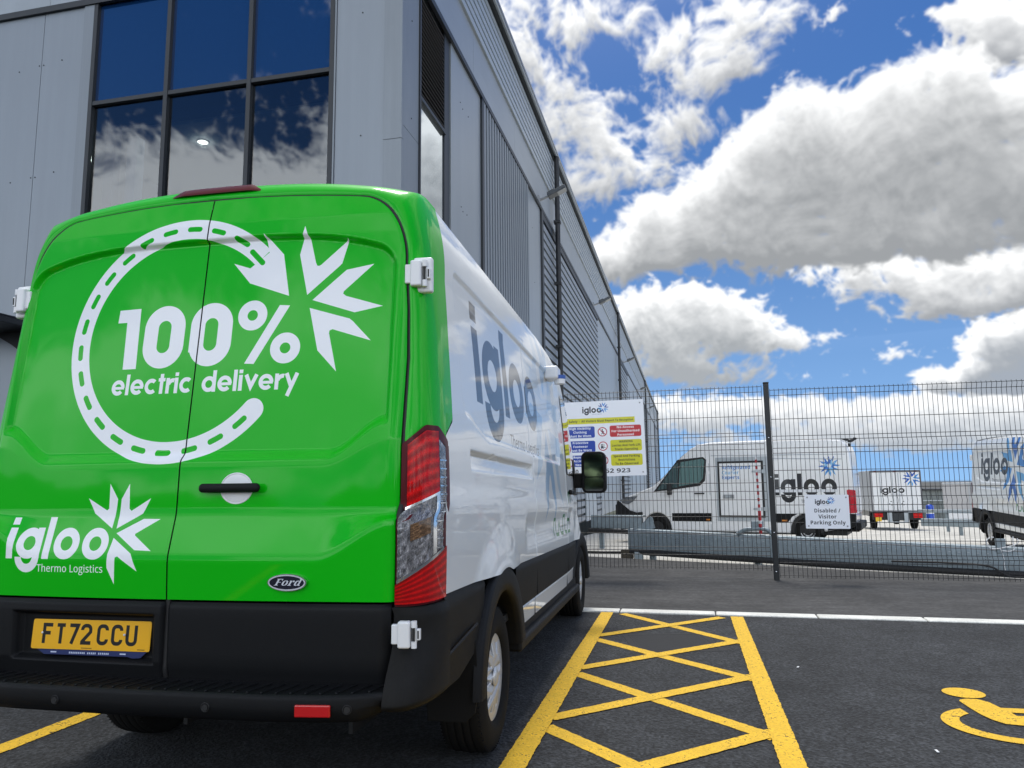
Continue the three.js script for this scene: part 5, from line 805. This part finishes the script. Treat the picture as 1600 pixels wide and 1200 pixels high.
{ // bent white steel arms lying on the barriers
  const a = part(scene, numbered('bracket_arm'), (() => { const g = slab([[0, 0], [0.15, 0.05], [0.40, 0.25], [0.45, 0.22], [0.50, 0.02], [0.36, -0.02]], 0.03, 0.004); g.scale(0.8, 0.9, 1); g.translate(-0.98, 0.50, -14.05); return g; })(), M.galv); tag(a, 'pale bent steel plate lying on the left end of the near barrier', 'bracket');
  const b = part(scene, numbered('bracket_arm'), [tube([[0.80, 0.46, -13.27], [0.92, 0.53, -13.22], [1.05, 0.55, -13.17], [1.26, 0.54, -13.08], [1.36, 0.45, -13.04]], 0.035, 24, 8), rbox(1.02, 1.22, 0.53, 0.68, -13.20, -13.14, 0.01)], M.galv); tag(b, 'grey clamp fitting on the barrier at the foot of the red and white pole', 'bracket');
  const c = part(scene, numbered('cable_coil'), [tube([[3.72, 0.72, -12.35], [3.62, 0.70, -12.35], [3.56, 0.60, -12.35], [3.62, 0.48, -12.35], [3.76, 0.46, -12.35], [3.95, 0.50, -12.33], [4.12, 0.55, -12.31], [4.20, 0.62, -12.30], [4.18, 0.70, -12.30]], 0.012, 60, 6), tube([[4.10, 0.74, -12.3], [4.09, 0.60, -12.3], [4.10, 0.46, -12.3], [4.02, 0.41, -12.3], [3.86, 0.42, -12.3]], 0.012, 40, 6), tube([[3.80, 0.47, -12.24], [3.83, 0.30, -12.20], [3.82, 0.10, -12.16], [3.83, 0.0, -12.16]], 0.009, 30, 6)], M.whiteP); c.geometry.translate(-3.87, -0.58, 12.33); c.scale.setScalar(0.6); c.position.set(4.20, 0.44, -11.75); tag(c, 'white looped cables on the barrier post below the right-hand van', 'cable');
  const d = part(scene, numbered('junction_box'), [rbox(4.15, 4.27, 0.30, 0.50, -11.86, -11.80, 0.01)], M.galv); tag(d, 'grey junction box on the barrier below the right-hand van', 'electrical box');
}
{ const p = thing('striped_pole', 'red and white striped pole standing on the barrier beside the fence post', 'pole', [1.165, 0.48, -13.12]); p.rotation.z = 0.012;
  for (let i = 0; i < 24; i++) part(p, 'stripe', new THREE.CylinderGeometry(0.018 + (i < 8 ? 0.007 : 0), 0.018 + (i < 8 ? 0.007 : 0), 0.0525, 10).translate(0, 0.026 + i * 0.0525, 0), i % 2 && i > 5 || i === 3 ? M.whiteP : M.redPaint); }

// ---------------------------------------------------------------- second van of the same livery, coming towards the fence
const van2 = panelVan('white high-roof van with large blue emblem, cut off at the right edge', [8.13, -0.26, -21.6], rad(176.85), false);

// ---------------------------------------------------------------- long refrigerated van, seen side-on through the fence
const sprTex = canvas(2048, 760, (c, W, H) => {   // z 0..-7 right to left, y 0.2..2.8
  const X = s => (7 - s) / 7 * W, Y = y => (2.8 - y) / 2.6 * H, m = H / 2.6;
  c.fillStyle = '#fff'; c.fillRect(0, 0, W, H);
  fitIgloo(c, X(2.09), X(0.44), Y(1.275), 0.425 * m, '#14161c', 0.29);
  c.fillStyle = '#eef0f4'; c.fillRect(X(2.12), Y(1.43), X(0.42) - X(2.12), 0.075 * m);
  c.fillStyle = '#3a4352'; fitText(c, 'Thermo Logistics', X(1.40), Y(1.08), X(0.5) - X(1.40), 0.11 * m, '$px sans-serif');
  burst(c, X(0.605), Y(2.03), 0.275 * m, ['#3f9ae6', '#0d4fb4', '#1f6fd0', '#1a63c6', '#4fa6ea', '#79bff2'], 8); burst(c, X(0.605), Y(2.03), 0.20 * m, ['#8ccaf5', '#2c7dd8'], 38);
});
{
  const SL = 6.94, W2 = 1.0, wz = [-1.28, -5.61], yc = 0.36;
  const s = thing('refrigerated_van', 'long white refrigerated van with side door, seen side-on through the fence', 'van', [4.29, -0.25, -20.89], rad(74)); s.scale.set(0.95, 0.965, 0.90);
  const arch = (zc, R) => [...Array(15).keys()].map(i => { const a = Math.PI * (i / 14); return [zc + R * Math.cos(a), yc + R * Math.sin(a)]; });
  const outline = [[-0.03, 0.52], [0.0, 0.80], [0.0, 1.2], [-0.03, 1.9], [-0.08, 2.40], [-0.14, 2.58], [-0.28, 2.69], [-0.7, 2.74], [-2.6, 2.765], [-3.9, 2.755], [-4.25, 2.71], [-4.50, 2.60], [-4.86, 2.32], [-5.38, 1.80], [-5.72, 1.55], [-6.15, 1.40], [-6.55, 1.27], [-6.78, 1.10], [-6.90, 0.92], [-6.94, 0.66], [-6.90, 0.42], [-6.80, 0.30], [-6.05, 0.34], ...arch(wz[1], 0.43).reverse().map(p => p), [-5.15, 0.30], [-1.75, 0.28], ...arch(wz[0], 0.43).reverse(), [-0.82, 0.34]];
  const sh = new THREE.ExtrudeGeometry(polyShape(outline), { depth: 2 * W2 - 0.24, bevelEnabled: true, bevelSize: 0.05, bevelThickness: 0.12, bevelSegments: 5, bevelOffset: -0.05, steps: 1 });
  sh.applyMatrix4(new THREE.Matrix4().set(0, 0, 1, -W2 + 0.12, 0, 1, 0, 0, 1, 0, 0, 0, 0, 0, 0, 1));
  { const p = sh.attributes.position, uv = sh.attributes.uv; for (let i = 0; i < p.count; i++) { const y = p.getY(i), z = p.getZ(i); let k = 1 - 0.055 * clamp((y - 1.2) / 1.5) ** 1.3 - 0.10 * sstep(-6.2, -7.0, z); p.setX(i, p.getX(i) * k); uv.setXY(i, (7 + z) / 7, (y - 0.2) / 2.6); } fixWinding(sh); }
  const sideM = phys(lin(0.78, 0.79, 0.80), 0.38, { map: sprTex, clearcoat: 0.8, clearcoatRoughness: 0.05 });
  part(s, 'body', sh, sideM);
  const FX = (y, z) => -W2 * (1 - 0.055 * clamp((y - 1.2) / 1.5) ** 1.3 - 0.10 * sstep(-6.2, -7.0, z));
  const onSide = (pts, out, t = 0.012, holes) => { const g = sideSlab(pts, 0, t, 0, holes), p = g.attributes.position; for (let i = 0; i < p.count; i++) p.setX(i, FX(p.getY(i), p.getZ(i)) - out + p.getX(i)); g.computeVertexNormals(); return g; };
  const zp = pts => pts.map(([q, y]) => [-(q + 1.28), y + 0.27]);
  part(s, 'side_cladding', [onSide([[-5.12, 0.79], [-5.12, 0.57], [-3.93, 0.57], [-3.93, 0.80]], 0.008)], M.plastic); part(s, 'side_cladding', [onSide([[-2.12, 0.80], [-2.12, 0.57], [-1.78, 0.57], [-1.66, 0.72], [-1.5, 0.80]], 0.008), onSide([[-1.5, 0.80], [-1.28, 0.86], [-0.95, 0.82], [-0.75, 0.60], [-0.74, 0.38], [-0.02, 0.50], [0.0, 0.80], [-0.3, 0.82]], 0.006)], M.plastic);
  part(s, 'front_bumper', [onSide([[-6.95, 0.40], [-6.97, 0.98], [-6.90, 1.16], [-6.76, 1.06], [-6.48, 0.86], [-6.25, 0.80], [-6.06, 0.82], [-6.04, 0.36], [-6.8, 0.30]], 0.010), box(-0.92, 0.92, 0.32, 1.02, -6.975, -6.93)], M.black);
  part(s, 'headlamp', [onSide(zp([[5.47, 0.80], [5.50, 0.90], [5.30, 0.97], [4.92, 1.00], [5.06, 0.86], [5.25, 0.76]]), 0.016)], std(lin(0.30, 0.31, 0.32), 0.15, 0.6));
  part(s, 'cab_window', onSide(zp([[3.60, 1.27], [3.54, 1.95], [2.86, 2.03], [2.80, 1.98], [2.86, 1.48], [2.98, 1.36]]), 0.010), phys(lin(0.10, 0.19, 0.18), 0.03, { clearcoat: 1, ior: 1.9 }));
  part(s, 'quarter_light', onSide(zp([[4.28, 1.17], [3.72, 1.87], [3.60, 1.94], [3.64, 1.24]]), 0.010), phys(lin(0.05, 0.09, 0.09), 0.03, { clearcoat: 1, ior: 1.8 }));
  part(s, 'window_trim', [onSide(zp([[4.40, 1.12], [3.62, 2.02], [2.84, 2.08], [2.74, 2.0], [2.80, 1.42], [2.96, 1.28], [3.6, 1.2]]), 0.004)], M.black);
  part(s, 'windscreen', grid(8, 8, (u, v) => { const z = lerp(-4.70, -5.66, v), y = knots([[4.5, 2.62], [4.86, 2.345], [5.38, 1.825], [5.72, 1.575]], -z); return [lerp(-0.86, 0.86, u) * (1 - 0.04 * (1 - v)), y, z]; }), M.glassDark);
  // insulated side door with black seal and frame
  const rectZ = (a, b, c, d) => zp([[a, c], [a, d], [b, d], [b, c]]);
  part(s, 'door_surround', onSide(rectZ(2.47, 0.96, 0.32, 2.05), 0.012), M.pale);
  const sd = part(s, 'side_door', onSide(rectZ(2.35, 1.16, 0.475, 1.885), 0.045), M.whiteFar);
  part(sd, 'door_seal', onSide(rectZ(2.41, 1.10, 0.42, 1.94), 0.024), M.black);
  const words = canvas(512, 256, (c, W, H) => { c.fillStyle = '#ffffff'; c.fillRect(0, 0, W, H); c.fillStyle = '#2f7fd0'; fitText(c, 'Refrigerated', 4, 70, W * 0.98, 86, 'bold $px sans-serif'); c.fillStyle = '#86c4ee'; fitText(c, 'Courier', 4, 158, W * 0.58, 86, 'bold $px sans-serif'); c.fillStyle = '#2f7fd0'; fitText(c, 'Experts', 4, 242, W * 0.60, 86, 'bold $px sans-serif'); });
  { const g = onSide(rectZ(2.29, 1.44, 1.43, 1.83), 0.047, 0.002), p = g.attributes.position, uv = g.attributes.uv; for (let i = 0; i < p.count; i++) uv.setXY(i, (p.getZ(i) + 1.28 + 2.29) / 0.85, (p.getY(i) - 0.27 - 1.43) / 0.40); part(sd, 'lettering', g, phys(lin(0.78, 0.79, 0.80), 0.4, { map: words })); }
  part(sd, 'door_catch', [onSide(rectZ(2.26, 1.95, 0.93, 1.03), 0.06, 0.02)], M.steel); part(sd, 'catch_lever', onSide(rectZ(2.20, 2.06, 0.95, 1.01), 0.075, 0.012), M.pale);
  for (const y of [0.66, 1.66]) part(sd, 'door_hinge', onSide(zp([[1.42, y - 0.035], [1.42, y + 0.01], [1.10, y + 0.04], [1.02, y + 0.04], [1.02, y - 0.06], [1.10, y - 0.06]]), 0.058, 0.014), M.pale);
  part(s, 'marker_lamp', [onSide(rectZ(2.80, 2.70, 0.33, 0.37), 0.014), onSide(rectZ(0.66, 0.52, 0.33, 0.37), 0.014)], M.amberDark);
  part(s, 'cab_door_handle', onSide(rectZ(3.13, 2.83, 1.05, 1.085), 0.03, 0.02), M.black);
  part(s, 'body_line', [onSide(rectZ(2.68, 2.662, 0.05, 1.9), 0.003, 0.004), onSide(zp([[0.92, 1.98], [0.92, 2.0], [-1.0, 1.94], [-1.0, 1.92]]), 0.003, 0.004), onSide(zp([[2.6, 2.1], [2.6, 2.12], [-1.1, 2.06], [-1.1, 2.04]]), 0.003, 0.004)], M.pale);
  part(s, 'tail_lamp', [onSide([[-0.20, 0.82], [-0.20, 1.40], [-0.16, 1.42], [0.0, 1.40], [0.0, 0.83]], 0.012), box(-1.0, -0.86, 0.84, 1.40, 0.0, 0.015)], phys(lin(0.5, 0.005, 0.02), 0.25, { clearcoat: 1 }));
  part(s, 'rear_bumper', [rbox(-0.98, 0.98, 0.40, 0.58, -0.06, 0.10, 0.03), rbox(-0.7, 0.7, 0.34, 0.42, -0.5, 0.02, 0.02)], M.plastic);
  part(s, 'roof_light', rbox(-0.92, -0.86, 2.52, 2.60, -0.10, -0.04, 0.01), M.black);
  part(s, 'roof_vent', onSide(rectZ(1.95, 1.40, 2.10, 2.13), 0.03, 0.03), M.whiteFar);
  part(s, 'underbody', [box(-0.7, 0.7, 0.24, 0.5, -6.6, -0.3), box(-0.95, 0.95, 0.3, 0.85, -6.03, -5.2), box(-0.95, 0.95, 0.3, 0.85, -1.70, -0.86)], M.black);
  part(s, 'wing_mirror', [rbox(-1.20, -1.02, 1.30, 1.62, -5.20, -5.08, 0.03)], M.black);
  for (const z of wz) for (const sx of [-1, 1]) { const w = new THREE.Group(); w.name = 'wheel'; w.position.set(sx * 0.86, 0.355, z); if (sx < 0) w.rotation.y = Math.PI; s.add(w);
    part(w, 'tyre', V.tyre, M.rubber);
    if (z < -3) { const hl = []; for (let k = 0; k < 12; k++) { const a = rad(k * 30), r = 0.165, h = []; for (let q = 0; q < 8; q++) h.push([r * Math.cos(a) + 0.022 * Math.cos(q * 0.785), r * Math.sin(a) + 0.022 * Math.sin(q * 0.785)]); hl.push(h); } const out = []; for (let i = 0; i < 40; i++) out.push([0.208 * Math.cos(i / 40 * 6.2832), 0.208 * Math.sin(i / 40 * 6.2832)]); const g = slab(out, 0.01, 0.004, hl); g.rotateY(Math.PI / 2); g.translate(0.06, 0, 0); part(w, 'rim', g, M.alloy); part(w, 'hub_cap', new THREE.CylinderGeometry(0.045, 0.055, 0.05, 16).rotateZ(-Math.PI / 2).translate(0.09, 0, 0), M.black); }
    else { part(w, 'rim', [new THREE.TorusGeometry(0.195, 0.016, 8, 40).rotateY(Math.PI / 2).translate(0.06, 0, 0), new THREE.TorusGeometry(0.125, 0.016, 8, 40).rotateY(Math.PI / 2).translate(0.05, 0, 0)], M.alloy); part(w, 'hub_cap', new THREE.CylinderGeometry(0.06, 0.07, 0.04, 16).rotateZ(-Math.PI / 2).translate(0.06, 0, 0), M.anth); }
    part(w, 'brake_drum', V.barrel, M.black); }
}

// ---------------------------------------------------------------- small box truck, seen from behind
const truckTex = canvas(768, 700, (c, W, H) => { c.fillStyle = '#fff'; c.fillRect(0, 0, W, H); fitIgloo(c, W * 0.155, W * 0.68, H * 0.545, H * 0.135, '#10131a', 0.27); c.fillStyle = '#6a7384'; fitText(c, 'Thermo Logistics', W * 0.37, H * 0.60, W * 0.30, 26, '$px sans-serif'); burst(c, W * 0.845, H * 0.155, H * 0.215, ['#3f9ae6', '#0d4fb4', '#2468c8', '#1558ba', '#4fa6ea', '#2f7cd6'], 8); c.fillStyle = '#30363f'; for (const x of [0.36, 0.62]) { c.fillRect(W * x, H * 0.76, 26, 14); c.fillRect(W * (x + 0.015), H * 0.84, 12, 26); c.fillRect(W * (x - 0.03), H * 0.82, 18, 16); } });
{
  const t = thing('box_truck', 'small white refrigerated box truck with lettered rear doors, seen from behind', 'truck', [8.93, -0.78, -36.0], rad(-3));
  const y0 = 0.80, y1 = 2.55, hw = 1.0;
  part(t, 'box_body', fixWinding(slab([[0, y0], [0, y1], [-3.2, y1], [-3.75, y1 - 0.12], [-4.05, y1 - 0.5], [-4.1, y0]].map(p => p), 2 * hw, 0.02).applyMatrix4(new THREE.Matrix4().set(0, 0, 1, -hw, 0, 1, 0, 0, 1, 0, 0, -0.03, 0, 0, 0, 1))), std(lin(0.50, 0.52, 0.54), 0.5));
  const g = (x0, x1) => { const q = box(x0, x1, y0 + 0.035, y1 - 0.065, 0.0, 0.035), p = q.attributes.position, uv = q.attributes.uv; for (let i = 0; i < p.count; i++) uv.setXY(i, (p.getX(i) + 0.93) / 1.86, (p.getY(i) - y0 - 0.05) / (y1 - y0 - 0.14)); return q; };
  const dm = phys(lin(0.80, 0.81, 0.82), 0.4, { map: truckTex, clearcoat: 0.4 });
  part(t, 'rear_door', g(-0.962, -0.012), dm); part(t, 'rear_door', g(0.012, 0.962), dm);
  part(t, 'rear_frame', [box(-1.02, -0.965, y0 - 0.02, y1, -0.02, 0.05), box(0.965, 1.02, y0 - 0.02, y1, -0.02, 0.05), box(-0.965, 0.965, y1 - 0.06, y1 + 0.02, -0.02, 0.05), box(-0.965, 0.965, y0 - 0.03, y0 + 0.03, -0.02, 0.05)], M.frameGrey);
  part(t, 'lock_rod', [-0.62, -0.12, 0.12, 0.62].map(x => rod([x, y0 + 0.06, 0.05], [x, y1 - 0.1, 0.05], 0.012, 6)), M.pale);
  part(t, 'marker_lamp', [[-0.8, 2.52], [0, 2.52], [0.8, 2.52]].map(([x, y]) => box(x - 0.05, x + 0.05, y - 0.02, y + 0.02, 0.05, 0.06)), M.redDeep);
  part(t, 'bumper_bar', [rbox(-0.98, 0.98, 0.42, 0.74, -0.25, -0.02, 0.03)], M.black);
  part(t, 'tail_lamp', box(-0.96, -0.60, 0.55, 0.72, -0.02, 0.03), M.red); part(t, 'tail_lamp', box(0.60, 0.96, 0.52, 0.72, -0.02, 0.03), M.red);
  part(t, 'number_plate', box(-0.90, -0.66, 0.36, 0.54, 0.03, 0.04), std(lin(0.8, 0.5, 0.03), 0.5));
  part(t, 'tail_step', [box(-0.42, -0.24, 0.30, 0.74, -0.0, 0.06), box(0.24, 0.42, 0.30, 0.74, -0.0, 0.06), box(-0.24, 0.24, 0.30, 0.36, 0, 0.06)], M.pale); part(t, 'tail_panel', box(-0.24, 0.24, 0.40, 0.72, 0, 0.04), M.anth);
  part(t, 'cab', [rbox(-0.98, 0.98, 0.45, 1.95, -5.8, -4.2, 0.15), rbox(-0.95, 0.95, 0.4, 1.15, -6.4, -5.7, 0.12)], M.whiteFar);
  part(t, 'chassis', [box(-0.45, 0.45, 0.42, 0.78, -5.6, -0.2)], M.black);
  for (const [x, z] of [[-0.82, -1.0], [0.82, -1.0], [-0.85, -4.9], [0.85, -4.9], [-0.1, -4.9]].slice(0, 4)) { const w = part(t, 'wheel', V.tyre, M.rubber); w.position.set(x, 0.345, z); }
}
// ---------------------------------------------------------------- lorry and far building beyond
{
  const l = thing('lorry', 'pale grey box lorry half hidden behind the right-hand van', 'lorry', [15.15, -1.70, -46.2], -rad(16.5));
  part(l, 'box_body', rbox(-1.25, 1.25, 1.38, 2.90, -6.2, 0, 0.04), std(lin(0.46, 0.45, 0.45), 0.6)); part(l, 'tail_lift', rbox(-1.15, 1.15, 0.92, 1.33, -0.1, 0.06, 0.03), M.whiteFar); part(l, 'chassis', box(-0.9, 0.9, 0.45, 1.36, -6, -0.12), M.black); part(l, 'bumper_bar', box(-1.1, 1.1, 0.50, 0.62, -0.1, 0.0), M.steel); part(l, 'tail_lamp', box(-1.05, -0.75, 0.66, 0.80, -0.05, 0.02), M.red); part(l, 'tail_lamp', box(0.75, 1.05, 0.66, 0.80, -0.05, 0.02), M.red);
  part(l, 'door_frame', [box(-0.015, 0.015, 1.42, 2.86, 0.0, 0.03), box(-1.24, 1.24, 2.83, 2.88, 0.0, 0.03), box(-1.24, 1.24, 1.39, 1.44, 0.0, 0.03)], M.pale);
  for (const [x, z] of [[-0.95, -1.6], [0.95, -1.6], [-0.95, -5.2], [0.95, -5.2]]) { const w = part(l, 'wheel', V.tyre, M.rubber); w.position.set(x, 0.345, z); w.scale.setScalar(1.3); w.position.y = 0.46; }
}
{
  const f = thing('distant_warehouse', 'low grey-green ribbed warehouse far beyond the box truck', 'building', [19.6, -2.0, -72]);
  for (let i = 0; i < 22; i++) part(f, 'wall_panel', box(-1.5 + i * 0.62, -1.5 + i * 0.62 + 0.58, 0, 2.62, -0.06, 0), std(lin(0.16, 0.18, 0.175), 0.6));
  part(f, 'backing_wall', box(-1.6, 12.4, 0, 2.6, -8, -0.07), M.anth); part(f, 'roof_edge', [box(-1.6, 0.35, 2.60, 2.70, -8, 0.1), box(0.36, 12.4, 2.50, 2.64, -8, 0.25)], M.dark); part(f, 'white_rail', [box(-1.2, 12.3, 1.62, 1.68, 0.3, 0.36), box(-1.2, 12.3, 0.62, 0.68, 0.3, 0.36)], M.pale);
}
{
  const d = thing('blue_drum', 'blue round-topped drum with white band beside the box truck', 'drum', [11.35, -0.66, -40]);
  part(d, 'drum_body', new THREE.CylinderGeometry(0.17, 0.17, 0.42, 20).translate(0, 0.21, 0), M.blue); part(d, 'band', new THREE.CylinderGeometry(0.172, 0.172, 0.10, 20).translate(0, 0.47, 0), M.whiteP); part(d, 'drum_top', [new THREE.CylinderGeometry(0.17, 0.17, 0.22, 20).translate(0, 0.63, 0), new THREE.SphereGeometry(0.17, 20, 10, 0, 6.2832, 0, 1.571).scale(1, 0.8, 1).translate(0, 0.74, 0)], M.blue);
}
{ const b = thing('bird', 'small black bird flying just above the refrigerated van roof', 'bird', [4.35, 2.40, -21.6], 0.3);
  const g = new THREE.SphereGeometry(0.055, 14, 10); g.scale(1.9, 0.8, 0.8); g.rotateZ(0.3); const h = new THREE.SphereGeometry(0.035, 10, 8); h.translate(0.12, 0.05, 0);
  part(b, 'body', [g, h, new THREE.ConeGeometry(0.012, 0.05, 6).rotateZ(-1.57).translate(0.165, 0.05, 0)], M.black);
  part(b, 'wing', slab([[0.02, 0.0], [-0.12, 0.06], [-0.30, 0.05], [-0.14, -0.01]], 0.008), M.black); part(b, 'wing', slab([[0.0, 0.0], [0.08, 0.09], [0.16, 0.07], [0.08, 0.0]], 0.008), M.black); }
// hedge and trees behind the viewpoint, which the paint and the mirrors reflect
{ const g = grid(400, 16, (u, v) => { const a = rad(lerp(100, 260, u)), R = 70 + 8 * noise(u * 30, 3), h = 5.5 + 3.2 * fbm(u * 26, 2.2, 4); return [R * Math.sin(a) * (1 + 0.05 * noise(u * 90, v * 6)), h * v - 0.3, -R * Math.cos(a) * (1 + 0.05 * noise(u * 80 + 50, v * 7))]; }); const t = part(scene, numbered('tree_belt'), g, std(0xffffff, 0.95, 0, { vertexColors: true })); { const p = g.attributes.position, C = new Float32Array(p.count * 3); for (let i = 0; i < p.count; i++) { const k = clamp(0.9 + 1.6 * noise(p.getX(i) * 0.5, p.getY(i) * 0.8 + p.getZ(i) * 0.3), 0.3, 2); C[i * 3] = 0.075 * k; C[i * 3 + 1] = 0.105 * k; C[i * 3 + 2] = 0.05 * k; } g.setAttribute('color', new THREE.BufferAttribute(C, 3)); } tag(t, 'far belt of dark green trees behind the car park', 'trees', null, 'stuff'); }

const renderer = new THREE.WebGLRenderer({ antialias: true });
renderer.setSize(1024, 768); renderer.shadowMap.enabled = true; renderer.shadowMap.type = THREE.PCFSoftShadowMap;
renderer.outputColorSpace = THREE.SRGBColorSpace; renderer.toneMapping = THREE.LinearToneMapping; renderer.toneMappingExposure = EXPOSURE;
renderer.render(scene, camera);
